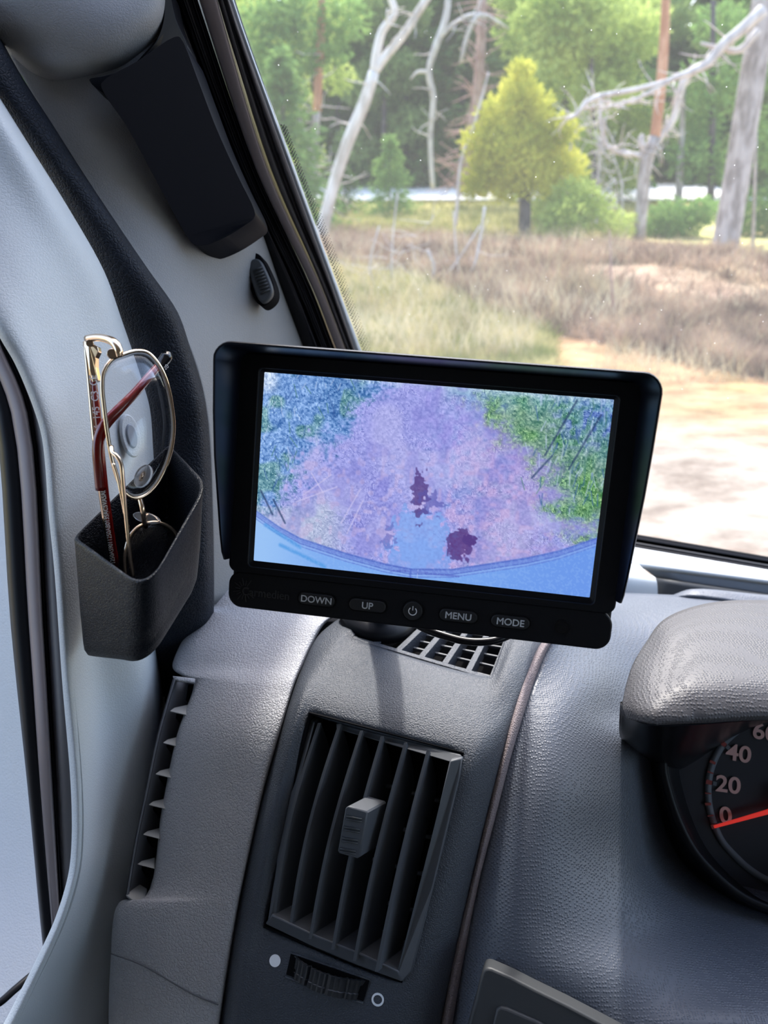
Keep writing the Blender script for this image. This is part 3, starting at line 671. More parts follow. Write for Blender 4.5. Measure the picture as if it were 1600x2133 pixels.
# pale ledge at the foot of the windscreen
led = empty('windscreen_ledge', P(1400, 1200, .66), 'pale plastic ledge with a recessed tray at the foot of the windscreen', 'ledge')
patch('ledge_top', [[bl(780, 24, .683), bl(1000, 24, .683), bl(1317, 24, .683), bl(1600, 24, .683), bl(2000, 24, .683)], [P(780, 1110, .66), P(1000, 1135, .66), P(1331, 1176, .66), P(1600, 1209, .66), P(2000, 1262, .66)]], M['white_plastic'], led, n=6, solid=.004)
patch('front_block', [[P(900, 1120, .66), P(1331, 1176, .66)], [P(900, 1150, .645), P(1352, 1196, .645)], [P(900, 1158, .64), P(1366, 1205, .64)], [P(900, 1250, .64), P(1371, 1250, .64)]], M['white_plastic'], led, n=4, solid=.006)
patch('tray', [[P(1331, 1176, .661), P(1600, 1209, .661), P(2000, 1262, .661)], [P(1368, 1205, .665), P(1600, 1242, .665), P(2000, 1300, .665)]], M['blue_grey'], led, n=4, solid=.004)['label'] = 'blue-grey recessed tray'
patch('tray_face', [[P(1368, 1204, .650), P(1600, 1238, .650), P(2000, 1290, .65)], [P(1368, 1245, .648), P(1600, 1275, .648), P(2000, 1330, .648)]], M['storage'], led, n=4, solid=.004)['label'] = 'dark recess face'
patch('dash_ridge', [[P(1400, 1240, .625), P(1440, 1232, .622), P(1600, 1245, .618), P(1900, 1270, .61)], [P(1400, 1240, .620), P(1440, 1227, .615), P(1600, 1240, .610), P(1900, 1265, .60)], [P(1400, 1244, .612), P(1440, 1240, .605), P(1600, 1262, .60), P(1900, 1290, .59)]], M['dash_dark'], dash, n=5, solid=.003)

# instrument hood
HD = [
 [(1600 + 380, 1262, .50), (1600, 1250, .470), (1495, 1253, .466), (1421, 1271, .458), (1376, 1296, .446), (1347, 1336, .432), (1317, 1386, .415), (1300, 1445, .40), (1297, 1475, .392), (1306, 1497, .386)],
 [(1980, 1300, .46), (1600, 1290, .440), (1500, 1292, .438), (1432, 1305, .432), (1395, 1325, .424), (1365, 1360, .413), (1335, 1405, .400), (1314, 1450, .390), (1310, 1478, .385), (1318, 1500, .381)],
 [(1980, 1370, .415), (1600, 1365, .405), (1510, 1365, .403), (1450, 1370, .401), (1415, 1385, .397), (1385, 1405, .392), (1358, 1435, .384), (1335, 1465, .380), (1330, 1485, .377), (1333, 1503, .375)],
 [(1980, 1440, .385), (1600, 1430, .380), (1515, 1432, .378), (1465, 1435, .377), (1435, 1440, .376), (1410, 1450, .375), (1388, 1465, .373), (1365, 1480, .371), (1358, 1495, .370), (1357, 1508, .370)],
 [(1980, 1490, .378), (1600, 1490, .372), (1520, 1494, .371), (1475, 1497, .370), (1450, 1499, .370), (1430, 1501, .369), (1408, 1503, .369), (1385, 1505, .369), (1375, 1507, .369), (1368, 1509, .369)],
 [(1980, 1500, .380), (1600, 1500, .374), (1520, 1503, .373), (1475, 1506, .372), (1450, 1507, .372), (1430, 1508, .371), (1408, 1509, .371), (1385, 1510, .371), (1375, 1510, .371), (1368, 1511, .371)]]
hd = patch('instrument_hood', HD, M['hood'], dash, n=5, solid=.004); hd['label'] = 'grey pebbled instrument hood'
hd2 = patch('hood_underside', [[P(1292, 1462, .402), P(1330, 1502, .383), P(1400, 1508, .376), P(1600, 1500, .378), P(1980, 1500, .382)],
                        [P(1290, 1505, .410), P(1330, 1525, .405), P(1400, 1540, .405), P(1600, 1500, .405), P(1980, 1495, .41)],
                        [P(1291, 1532, .432), P(1337, 1564, .432), P(1400, 1585, .440), P(1600, 1503, .455), P(1980, 1495, .46)],
                        [P(1300, 1545, .470), P(1345, 1580, .470), P(1400, 1610, .48), P(1600, 1505, .49), P(1980, 1495, .49)]], M['blackgloss'], dash, n=6, solid=.003)
# instrument cluster
cl = empty('instrument_cluster', P(1600, 1690, .47) - dash.location); cl.parent = dash
cz = (RC @ Vector((-.10, .14, 1))).normalized(); cx = Vector((0, 0, 1)).cross(cz).normalized(); cy = cz.cross(cx)
CF = Frame(P(1659, 1673, .468), cx, cy, cz)
REC = [(1381, 1590), (1392, 1648), (1414, 1712), (1445, 1771), (1490, 1822), (1544, 1866), (1600, 1892), (1680, 1915), (1800, 1910), (1950, 1800), (1990, 1600), (1940, 1440), (1700, 1420), (1480, 1440), (1400, 1500)]
rec0 = spline([CF.hit(x, y, .034) for x, y in REC], 6, True)
rec1 = spline([CF.hit(x + (1659 - x) * .12, y + (1673 - y) * .06, .004) for x, y in REC], 6, True)
n_ = len(rec0)
mk('shroud', rec0 + rec1, [(i, (i + 1) % n_, n_ + (i + 1) % n_, n_ + i) for i in range(n_)], M['black'], cl, solid=.002)
rec2 = spline([CF.hit(x + (x - 1659) * .16, y + (y - 1673) * .16, -.004) for x, y in REC], 6, True)
mk('shroud_skirt', rec0 + rec2, [(i, (i + 1) % n_, n_ + (i + 1) % n_, n_ + i) for i in range(n_)], M['black'], cl, solid=.001)
lip = tube('shroud_lip', rec0 + [rec0[0]], .0025, M['black'], cl, seg=8, cap=False)
fslab('dial_plate', CF, [CF.loc(x, y, 0) for x, y in [(1385, 1530), (1440, 1500), (2050, 1440), (2050, 1960), (1600, 1920), (1480, 1840), (1400, 1720)]], -.004, 0, M['dial'], cl)
RG = [(1600, 1485), (1545, 1508), (1502, 1545), (1478, 1590), (1469, 1632), (1471, 1680), (1483, 1723), (1499, 1756), (1521, 1782), (1556, 1815), (1600, 1842), (1660, 1858), (1740, 1850)]
ro = spline([CF.hit(x, y, .001) for x, y in RG], 5); cc = CF(0, 0, .001)
ri_ = [p + (cc - p).normalized() * .0040 for p in ro]
mk('scale_ring', ro + ri_ , [(i, i + 1, len(ro) + i + 1, len(ro) + i) for i in range(len(ro) - 1)], M['dialring'], cl, solid=.0008, face_cam=True)
for (x, y, big) in [(1534, 1514, 0), (1502, 1545, 1), (1479, 1585, 0), (1474, 1607, -1), (1471, 1628, 1), (1469, 1652, -1), (1469, 1675, 0), (1474, 1700, -1), (1482, 1723, 1)]:
    p = CF.hit(x, y, .0016); t = (cc - p).normalized(); s = t.cross(cz) * (.0013 if big == 1 else .0008 if big == 0 else .0004); e = .0036
    slab('tick', [p + s, p - s, p - s + t * e, p + s + t * e], -cz * .0004, M['tick'], cl, smooth=False)
    if big == 1: p2 = p + t * .0042; slab('tick', [p2 + s * .9, p2 - s * .9, p2 - s * .9 + t * .0022, p2 + s * .9 + t * .0022], -cz * .0004, M['dialring'], cl, smooth=False)
for body, x, y, r in (('0', 1512, 1700, 4), ('20', 1517, 1636, -6), ('40', 1539, 1571, -8), ('60', 1594, 1527, -10), ('80', 1670, 1515, -4), ('100', 1755, 1545, 0)):
    u, v = CF.loc(x, y, .001); o = text('numeral', body, CF, u, v, .001, .0136, M['num'], cl, math.radians(r + 3), .0001, 1.1, 'CENTER', .00028)
nd0, nd1 = CF.hit(1488, 1723, .006), CF.hit(1659, 1675, .006); t = (nd1 - nd0).normalized(); s = t.cross(cz)
o = slab('gauge_needle', [nd0 + s * .0008, nd0 - s * .0008, nd1 - s * .0017, nd1 + s * .0017], -cz * .0012, M['needle'], cl, bevel=.0003, smooth=False); o['label'] = 'red speedometer needle'
fslab('needle_hub', CF, [(.012 * math.cos(a * PI / 16), .012 * math.sin(a * PI / 16)) for a in range(32)], 0, .009, M['blackgloss'], cl, bevel=.001)

# switch panel at the bottom
sw = slab('switch_panel', outline_px([(1006, 2026, .3735), (1012, 2018, .3735), (1024, 2018, .373), (1120, 2064, .368), (1250, 2130, .362), (1420, 2240, .356), (1000, 2280, .368), (955, 2270, .372), (972, 2150, .3725), (992, 2080, .373)], 0, 2), IN * .010, M['storage'], dash, bevel=.0012, bseg=3)
sw['label'] = 'dark grey satin switch panel'
slab('switch_blank', outline_px([(1034, 2104, .3695), (1042, 2098, .3693), (1056, 2100, .369), (1120, 2128, .366), (1300, 2230, .359), (1020, 2250, .367), (1022, 2160, .368)], 0, 1), IN * .004, M['storage'], sw, bevel=.0012, bseg=3)

# ================================================================ REAR-VIEW MONITOR
mx_, my_, mz_ = RC @ Vector((.9876, -.0987, .1223)), RC @ Vector((.0807, .9862, .1445)), RC @ Vector((-.1348, -.1329, .9819))
MF = Frame(MC @ Vector((.0187, .0127, -.3448)), mx_, my_, mz_)
mon = empty('rear_view_monitor', MF(0, -.0665, -.012), 'black rear-view monitor with a lit camera picture and a sun hood, on the dashboard', 'monitor')
fslab('casing', MF, rrect(.177, .116, .007, 8, 0, -.0085), -.024, -.0035, M['black_soft'], mon, bevel=.002, bseg=3)
ring_slab('bezel', MF, rrect(.177, .101, .004, 8, 0, .0010), rrect(.158, .0915, .002, 8, 0, -.0005), -.004, .0025, M['black_soft'], mon, bevel=.0006)
ring_slab('inner_bezel', MF, rrect(.1585, .092, .002, 8, 0, -.0005), rrect(.1545, .0873, .0004, 8), -.003, .0015, M['black'], mon, inner_w=.0002)
fslab('button_bar', MF, rrect(.1765, .0175, .0065, 8, 0, -.0578) , -.02, .002, M['black_soft'], mon, bevel=.0008)
# the camera picture
NX, NY = 470, 264
rng = np.random.RandomState(3)
def vnoise(cx_, cy_, sx=0, seed=0):
    r = np.random.RandomState(seed); a = r.rand(cy_ + 2, cx_ + 2)
    yy = np.linspace(0, cy_, NY + 1); xx = np.linspace(0, cx_, NX + 1)
    y0 = yy.astype(int); x0 = xx.astype(int); fy = yy - y0; fx = xx - x0; fy = fy * fy * (3 - 2 * fy); fx = fx * fx * (3 - 2 * fx)
    A = a[np.ix_(y0, x0)]; B = a[np.ix_(y0, x0 + 1)]; Cc = a[np.ix_(y0 + 1, x0)]; Dd = a[np.ix_(y0 + 1, x0 + 1)]
    return (A * (1 - fx) + B * fx) * (1 - fy[:, None]) + (Cc * (1 - fx) + Dd * fx) * fy[:, None]
s_, t_ = np.meshgrid(np.linspace(0, 1, NX + 1), np.linspace(0, 1, NY + 1))
def sm(a, b, x): k = np.clip((x - a) / (b - a), 0, 1); return k * k * (3 - 2 * k)
n1 = vnoise(8, 5, seed=1); n2 = vnoise(24, 14, seed=2); n3 = vnoise(70, 40, seed=3); n4 = vnoise(160, 95, seed=4); n5 = vnoise(235, 132, seed=5); n6 = vnoise(90, 130, seed=6)
img = np.zeros((NY + 1, NX + 1, 3)) + np.array([156, 160, 228.])
def blend(m, c): 
    global img
    img = img * (1 - m[..., None]) + np.array(c, float) * m[..., None]
ts = t_ + (n2 - .5) * .10; ss = s_ + (n1 - .5) * .10 + (n2 - .5) * .09 + (n3 - .5) * .07 + (n4 - .5) * .05
pink = sm(.52, .66, ss - (1 - t_) * .08) * (1 - sm(.80, .92, ss)); blend(pink * .6, (176, 160, 212))
le = .345 - (t_) * .42; blend(sm(.06, -.06, ss - le) * .9, (112, 156, 214))
blend(sm(.03, -.10, ss - (.33 - t_ * .45)) * sm(.35, .1, t_) * sm(.12, .25, s_) * .75, (72, 118, 178))
blend(sm(.45, .7, n2) * sm(.04, -.06, ss - le) * .55, (96, 150, 130))
blend(sm(.3, .0, s_) * sm(.5, .62, ts) * sm(.5, .6, n1) * .5, (176, 196, 206))
blend(sm(.05, .2, s_) * sm(.32, .2, s_) * sm(.62, .72, ts) * .55, (192, 208, 214))
blend(sm(.25, .34, ss) * sm(.42, .34, ss) * sm(.35, .55, t_) * sm(.9, .8, t_) * .5, (132, 132, 214))
re = .56 + t_ * .50; blend(sm(-.02, .10, ss - re) * .9, (112, 156, 128))
blend(sm(.02, .16, ss - re) * sm(.4, .7, n2) * .65, (84, 146, 74))
blend(sm(.78, .98, ss) * sm(.42, .05, t_) * .8, (104, 140, 210))
blend(sm(.8, .92, s_) * sm(.3, .1, t_) * sm(.5, .7, n3) * .6, (70, 96, 190))
blend(sm(.16, .0, ts) * sm(.50, .56, s_) * .55, (120, 170, 190))
blend(sm(.035, .0, t_ + (n3 - .5) * .03) * sm(.2, .3, s_) * .6, (190, 208, 240)); blend(sm(.06, .02, s_) * sm(.14, .05, t_) * .8, (205, 220, 244))
# texture
tex = (n4 - .5) * 42 + (n5 - .5) * 40 + (n6 - .5) * 22 + (n3 - .5) * 20
edge = np.abs(n4 - .5) < .05
veg = np.clip(sm(.06, -.06, ss - le) + sm(-.02, .10, ss - re), 0, 1)
img += (tex * (.55 + .7 * veg))[..., None] * np.array([1.05, .95, .8])
img += ((n3 - .5) * 14 * (1 - .3 * veg))[..., None] * np.array([.9, -.5, .2]) * sm(.4, .6, s_)[..., None]
rdg = np.exp(-((n4 - .5) / .05) ** 2); rd2 = np.exp(-((np.roll(n4, 1, 0) - .5) / .05) ** 2)
rg3 = np.exp(-((vnoise(110, 62, seed=9) - .5) / .045) ** 2); rg4 = np.exp(-((np.roll(vnoise(110, 62, seed=9), 1, 1) - .5) / .045) ** 2)
amp = .35 + .65 * veg + .5 * sm(.5, .65, n2)
img += ((rdg - rd2) * 34 * amp + (rg3 - rg4) * 42 * amp)[..., None] * np.array([1., 1., .8])
blend(sm(.55, .75, n1) * (1 - veg) * .35, (196, 196, 238)); blend(sm(.45, .25, n2) * (1 - veg) * .30, (128, 126, 208))
blend(sm(.6, .8, n3) * (1 - veg) * sm(.25, .5, t_) * .35, (200, 176, 214))
def line(s0, t0, s1, t1, w, c, k=.8):
    global img
    dx, dy = (s1 - s0) * 1.78, t1 - t0; L2 = dx * dx + dy * dy; X_ = (s_ - s0) * 1.78; Y_ = t_ - t0
    u = np.clip((X_ * dx + Y_ * dy) / L2, 0, 1); dd = np.hypot(X_ - u * dx, Y_ - u * dy); blend(np.clip(1.3 - dd / w, 0, 1) * k, c)
for k in range(230):
    a = rng.rand()
    if a < .55: x, y, an = rng.rand() * .34, rng.rand() * .72, rng.uniform(1.0, 2.3)
    else: x, y, an = .78 + rng.rand() * .22, rng.rand() * .6, rng.uniform(1.1, 2.0)
    if .34 - y * .45 < x < .5: continue
    l = rng.uniform(.02, .08); c = [(60, 96, 160), (190, 208, 240), (80, 130, 120)][rng.randint(3)]
    line(x, y, x + math.cos(an) * l / 1.78, y - math.sin(an) * l, .0035, c, .6)
for a in ((.05, .66, .09, .78), (.01, .62, .05, .74), (.9, .02, .83, .30), (.97, .08, .9, .36), (.85, .3, .80, .42)): line(*a, .006, (50, 70, 110), .75)
for a in ((.14, .62, .22, .5), (.12, .66, .24, .56), (.2, .6, .16, .5), (.26, .95 - .2, .31, .56), (.28, .8, .32, .62)): line(*a, .004, (206, 200, 240), .7)
# reflections in the water
def blob(cx_, cy_, rx, ry, c, k=1, rough=.45):
    dd = np.hypot((s_ - cx_) / rx, (t_ - cy_) / ry) + (n3 - .5) * rough * 1.6 + (n4 - .5) * rough; blend(sm(1.06, .88, dd) * k * (.82 + .3 * (n4 - .5)), c)
blob(.495, .79, .088, .17, (132, 172, 240), .9); blob(.50, .90, .10, .10, (128, 166, 238), .8)
blob(.485, .56, .024, .11, (84, 62, 128), .95, .7); blob(.515, .60, .03, .05, (92, 88, 170), .7, .8)
blob(.617, .80, .040, .075, (86, 58, 126), 1, .5); blob(.405, .79, .018, .05, (96, 96, 176), .6, .8); blob(.64, .77, .02, .03, (80, 56, 130), .8)
# the vehicle's own rear edge
arc = np.interp(s_, [0, .07, .14, .28, .4, .48, .6, .81, .9, 1], [.73, .80, .852, .905, .94, .952, .93, .83, .775, .69])
body = sm(-.006, .006, t_ - arc)
img += ((n4 - .5) * 10)[..., None]
blend(body, (126, 172, 240)); blend(body * sm(.45, 1, s_) * .8, (104, 148, 232)); blend(body * sm(.25, 0, s_) * .8, (160, 200, 246))
for off, w, c, k in ((.004, .006, (70, 84, 180), .7), (.016, .008, (112, 132, 214), .9), (.028, .004, (84, 100, 190), .8), (.036, .004, (140, 170, 236), .8), (.044, .003, (92, 112, 200), .7)):
    blend(np.clip(1.4 - np.abs(t_ - arc - off) / w, 0, 1) * k * np.clip(1 - np.abs(s_ - .45) * .3, 0, 1), c)
for a in ((.03, .80, .14, .90), (.08, .90, .22, .99)): line(*a, .012, (86, 156, 228), .8)
line(.478, .955, .48, 1.0, .006, (84, 110, 200), .8); line(.50, .955, .5, 1.0, .003, (180, 200, 244), .6)
line(.42, .975, .47, .965, .006, (84, 100, 190), .8); line(.5, .968, .62, .965, .006, (90, 108, 196), .8)
blend(body * .25 * (n5 > .6), (150, 190, 246))
img = np.clip(img, 0, 255) / 255
lin_ = np.where(img <= .04045, img / 12.92, ((img + .055) / 1.055) ** 2.4)
vs_ = [MF((i / NX - .5) * .1545, (.5 - j / NY) * .0873, .0002) for j in range(NY + 1) for i in range(NX + 1)]
fs_ = [(j * (NX + 1) + i, (j + 1) * (NX + 1) + i, (j + 1) * (NX + 1) + i + 1, j * (NX + 1) + i + 1) for j in range(NY) for i in range(NX)]
ms = bpy.data.materials.new('lit_display'); ms.use_nodes = True; N = ms.node_tree.nodes; L = ms.node_tree.links
b = bsdf(ms); b.inputs['Base Color'].default_value = (.004, .004, .004, 1); b.inputs['Roughness'].default_value = .25; b.inputs['Specular IOR Level'].default_value = .25
at = N.new('ShaderNodeAttribute'); at.attribute_name = 'picture'; L.new(at.outputs['Color'], b.inputs['Emission Color']); b.inputs['Emission Strength'].default_value = SCREEN
scr = mk('screen', vs_, fs_, ms, mon, smooth=False); scr['label'] = 'lit screen showing a bluish forest track behind the vehicle'
ca_ = scr.data.color_attributes.new('picture', 'FLOAT_COLOR', 'POINT')
buf = np.ones(((NY + 1) * (NX + 1), 4), dtype=np.float32); buf[:, :3] = lin_.reshape(-1, 3); ca_.data.foreach_set('color', buf.ravel())

# sun hood: a thin shell around the top and both sides
pth = []
def hoodprof():
    o = []
    x0, y1, yb, r = .0905, .0545, -.0435, .008
    o += [(-x0, yb, .0055), (-x0, yb + .004, .009), (-x0, -.03, .013), (-x0, -.012, .019), (-x0, .006, .025), (-x0, .025, .029), (-x0, y1 - r, .0315)]
    for k in range(1, 7): a = math.radians(180 - 90 * k / 6); o.append((-x0 + r + r * math.cos(a), y1 - r + r * math.sin(a), .032))
    for k in range(1, 12): o.append((-x0 + r + (2 * x0 - 2 * r) * k / 12, y1, .032))
    for k in range(0, 7): a = math.radians(90 - 90 * k / 6); o.append((x0 - r + r * math.cos(a), y1 - r + r * math.sin(a), .032))
    o += [(x0, .025, .029), (x0, .006, .025), (x0, -.012, .019), (x0, -.03, .013), (x0, yb + .004, .009), (x0, yb, .0055)]
    return o
pr = hoodprof(); nn = len(pr); vs_ = []
def nrm2(i):
    a = pr[max(i - 1, 0)]; c = pr[min(i + 1, nn - 1)]; dx, dy = c[0] - a[0], c[1] - a[1]; l = math.hypot(dx, dy); return -dy / l, dx / l
th = .0016
for i, (x, y, w) in enumerate(pr):
    nx, ny = nrm2(i)
    if i == 0 or i == nn - 1: ny = 0; nx = -1 if i == 0 else 1
    vs_ += [MF(x, y, -.004), MF(x, y, w - .001), MF(x - nx * th * .3, y - ny * th * .3, w), MF(x - nx * th * .8, y - ny * th * .8, w), MF(x - nx * th, y - ny * th, w - .001), MF(x - nx * th * 1.8, y - ny * th * 1.8, .001), MF(x - nx * th * 2.2, y - ny * th * 2.2, -.004)]
fs_ = []
for i in range(nn - 1):
    for j in range(6): fs_.append((i * 7 + j, i * 7 + j + 1, (i + 1) * 7 + j + 1, (i + 1) * 7 + j))
    fs_.append((i * 7 + 6, i * 7, (i + 1) * 7, (i + 1) * 7 + 6))
fs_ += [tuple(range(7)), tuple(reversed(range((nn - 1) * 7, nn * 7)))]
o = mk('sun_hood', vs_, fs_, M['visor'], mon)
bm = bmesh.new(); bm.from_mesh(o.data); bmesh.ops.recalc_face_normals(bm, faces=bm.faces); bm.to_mesh(o.data); bm.free(); hard(o, 50)
# buttons
for body, u in (('DOWN', -.0455), ('UP', -.0215), (None, -.0005), ('MENU', .0203), ('MODE', .0437)):
    v = -.0583
    if body:
        uv = rrect(.0180, .0064, .00318, 8, u, v); ring_slab('button_well', MF, rrect(.0186, .0070, .0034, 8, u, v), uv, .001, .0023, M['black'], mon)
        bt = fslab('button', MF, rrect(.0172, .0056, .0027, 8, u, v), 0, .0032, M['button'], mon, bevel=.0006, bseg=3); bt['label'] = 'black button marked ' + body
        text('lettering', body, MF, u, v - .0001, .0033, .0044, M['white'], bt, 0, .00005, 1.0, 'CENTER', 0, .00006)
    else:
        c_ = lambda r: [(u + r * math.cos(a * PI / 18), v + r * math.sin(a * PI / 18)) for a in range(36)]
        ring_slab('button_well', MF, c_(.0052), c_(.0048), .001, .0023, M['black'], mon)
        bt = fslab('button', MF, c_(.0045), 0, .0034, M['button'], mon, bevel=.0006, bseg=3); bt['label'] = 'round power button'
        vs_, fs_ = [], []
        for k in range(25):
            a = math.radians(90 + 38 + (360 - 76) * k / 24)
            for r in (.0016, .0020): vs_.append(MF(u + r * math.cos(a), v + r * math.sin(a), .0035))
        for k in range(24): fs_.append((2 * k, 2 * k + 1, 2 * k + 3, 2 * k + 2))
        b0 = len(vs_); vs_ += [MF(u - .0002, v + .0004, .0035), MF(u + .0002, v + .0004, .0035), MF(u + .0002, v + .0024, .0035), MF(u - .0002, v + .0024, .0035)]; fs_.append((b0, b0 + 1, b0 + 2, b0 + 3))
        mk('lettering', vs_, fs_, M['white'], bt, smooth=False)
c_ = lambda r: [(.0665 + r * math.cos(a * PI / 18), -.0583 + r * math.sin(a * PI / 18)) for a in range(36)]
ring_slab('sensor_ring', MF, c_(.0036), c_(.0030), .001, .0023, M['black'], mon); fslab('remote_sensor', MF, c_(.0030), .0005, .00205, M['blackgloss'], mon)
text('logo_lettering', 'Carmedien', MF, -.0700, -.0585, .0021, .0056, M['emboss'], mon, 0, .00025, .92)['label'] = 'embossed black lettering'
vs_, fs_ = [], []
for k in range(13):
    a = math.radians(60 + k * 22); r0, r1 = .0022, (.0058 if k % 2 == 0 else .0046); cxx, cyy = -.0802, -.0578; b0 = len(vs_)
    ca, sa = math.cos(a), math.sin(a); w = .00018
    for h in (.0019, .00245):
        for (r, q) in ((r0, -w), (r1, -w * .6), (r1, w * .6), (r0, w)): vs_.append(MF(cxx + r * ca - q * sa, cyy + r * sa + q * ca, h))
    fs_ += [(b0 + 4, b0 + 5, b0 + 6, b0 + 7)] + [(b0 + i, b0 + (i + 1) % 4, b0 + 4 + (i + 1) % 4, b0 + 4 + i) for i in range(4)]
mk('logo_rays', vs_, fs_, M['emboss'], mon, smooth=False)
# stand behind the monitor
tube('stand_arm', [MF(-.012, -.02, -.022), MF(-.012, -.045, -.060), P(790, 1276, .478)], [.007, .006, .009], M['black'], mon, seg=16, n=5)
sb = tube('stand_base', [P(786, 1292, .480), P(788, 1280, .478), P(789, 1272, .4775)], [.024, .022, .009], M['black_soft'], mon, seg=28)
# cable
cb = tube('power_cable', [MF(-.02, -.04, -.023), P(842, 1282, .405), P(878, 1306, .40), P(925, 1324, .395), P(975, 1336, .392), P(1025, 1335, .392), P(1062, 1322, .396), P(1085, 1300, .41), P(1100, 1270, .43), P(1110, 1240, .46), P(1150, 1235, .50)], .0021, M['blackgloss'], n=6, seg=12)
tag(cb, 'glossy black cable looping below the monitor over the defroster grille', 'cable')

# ================================================================ DOOR POCKET
def loopq(c, rad, n=8):
    out = []
    for i in range(4):
        p, a, b = c[i], c[i - 1], c[(i + 1) % 4]; r = rad[i]
        u = (a - p).normalized() * r; v = (b - p).normalized() * r; p0, p2 = p + u, p + v
        for k in range(n + 1): t = k / n; out.append(p0 * (1 - t) ** 2 + p * 2 * t * (1 - t) + p2 * t ** 2)
    return out
Lc, Fc, Rc, Bc = P(150, 1122, .333), P(305, 1232, .290), P(434, 1010, .342), P(352, 925, .385)
Lb, Fb, Rb, Bb = P(168, 1388, .357), P(306, 1405, .323), P(424, 1225, .366), P(352, 1150, .405)
rad = (.004, .016, .013, .004)
top = loopq((Lc, Fc, Rc, Bc), rad); bot = loopq((Lb, Fb, Rb, Bb), (.006, .016, .014, .006)); K = len(top)
cb_ = sum(bot, Vector()) / K; ct_ = sum(top, Vector()) / K
rings = []
for i in range(K): pass
def ins(loop, c, d, dz=0): return [p + (c - p).normalized() * d + DOWN * dz for p in loop]
mid = lambda t: [a.lerp(b, t) for a, b in zip(top, bot)]
dn_ = (cb_ - ct_).normalized()
rings += [[p + (cb_ - p).normalized() * .030 for p in bot], ins(bot, cb_, .012, .0), [p - dn_ * .0006 for p in ins(bot, cb_, .008)], [p - dn_ * .0022 for p in ins(bot, cb_, .0045)], [p - dn_ * .0050 for p in ins(bot, cb_, .0018)], [p - dn_ * .0085 for p in ins(bot, cb_, .0004)], [p - dn_ * .013 for p in bot], mid(.55), mid(.25), mid(.035), ins(mid(.010), ct_, -.0001), ins(top, ct_, .0004), ins(top, ct_, .0014), ins(mid(.01), ct_, .0019), ins(mid(.3), ct_, .0023), ins(mid(.6), ct_, .0025), ins(mid(.93), cb_, .0035)]
vs_ = [p for r in rings for p in r]; fs_ = []
for i in range(len(rings) - 1):
    for k in range(K): k2 = (k + 1) % K; fs_.append((i * K + k, i * K + k2, (i + 1) * K + k2, (i + 1) * K + k))
fs_ += [tuple(reversed(range(K))), tuple((len(rings) - 1) * K + k for k in range(K))]
pk = mk('storage_pocket', vs_, fs_, M['pocket'])
bm = bmesh.new(); bm.from_mesh(pk.data); bmesh.ops.recalc_face_normals(bm, faces=bm.faces); bm.to_mesh(pk.data); bm.free()
tag(pk, 'black open-topped plastic pocket stuck to the pale door panel, holding spectacles', 'storage pocket')

# ================================================================ SPECTACLES
def gd(x): return .318 + (x - 215) / 147 * .024
gls = empty('eyeglasses', P(290, 1000, .33), 'gold-rimmed spectacles with dark red temple tips, standing in the black door pocket', 'spectacles')
UL = [(258, 738), (285, 731), (308, 735), (330, 758), (347, 795), (357, 840), (362, 890), (356, 938), (342, 980), (322, 1014), (298, 1034), (278, 1037), (262, 1028), (246, 1000), (234, 960), (224, 905), (217, 850), (213, 805), (216, 775), (232, 750)]
ul = spline([P(x, y, gd(x)) for x, y in UL], 5, True)
ln = (ul[0] - ul[40]).cross(ul[20] - ul[60]).normalized()
if ln.dot(CAMP - ul[0]) < 0: ln = -ln
def rim(name, lp, mt): return tube(name, lp + [lp[0]], .00085, mt, gls, seg=8, cap=False, flat=1.0)
rim('rim', ul, M['gold'])
def lensmesh(name, lp, dome=.003):
    c = sum(lp, Vector()) / len(lp); n = len(lp); vs = []; fs = []
    for r in range(6):
        k = 1 - r / 6
        for p in lp: vs.append(c + (p - c) * k + ln * dome * (1 - k * k))
    vs.append(c + ln * dome)
    for r in range(5):
        for i in range(n): j = (i + 1) % n; fs.append((r * n + i, r * n + j, (r + 1) * n + j, (r + 1) * n + i))
    for i in range(n): fs.append((5 * n + i, 5 * n + (i + 1) % n, 6 * n))
    return mk(name, vs, fs, M['lens'], gls, solid=.0018, face_cam=True)
lensmesh('lens', ul)
LL = [(300, 1092), (325, 1088), (350, 1096), (366, 1112), (370, 1135), (360, 1165), (340, 1195), (312, 1220), (285, 1228), (266, 1212), (260, 1180), (262, 1145), (272, 1115), (285, 1100)]
ll = spline([P(x, y, .334 + (x - 262) * .00014 + max(0, y - 1150) * .00005) for x, y in LL], 5, True)
rim('rim', ll, M['gold']); lensmesh('lens', ll)
# bright lens edge ring
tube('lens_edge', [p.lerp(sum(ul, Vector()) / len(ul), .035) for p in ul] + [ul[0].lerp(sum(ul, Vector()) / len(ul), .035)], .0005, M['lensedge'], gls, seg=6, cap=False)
# bridge, top bar
tube('bridge', [P(291, 1034, .332), P(297, 1060, .331), P(303, 1098, .336)], .0012, M['gold'], gls, n=4, seg=8)
tube('brow_bar', [P(232, 930, .3195), P(234, 942, .3175), P(243, 950, .3165), (P(252, 965, .3165)), P(257, 1010, .318), P(264, 1090, .322), P(271, 1160, .325), P(277, 1200, .3275)], .0009, M['gold'], gls, n=5, seg=8)
tube('brow_bar', [P(236, 965, .320), P(243, 985, .320), P(252, 1025, .320), P(262, 1080, .323)], .0007, M['gold'], gls, n=4, seg=8)
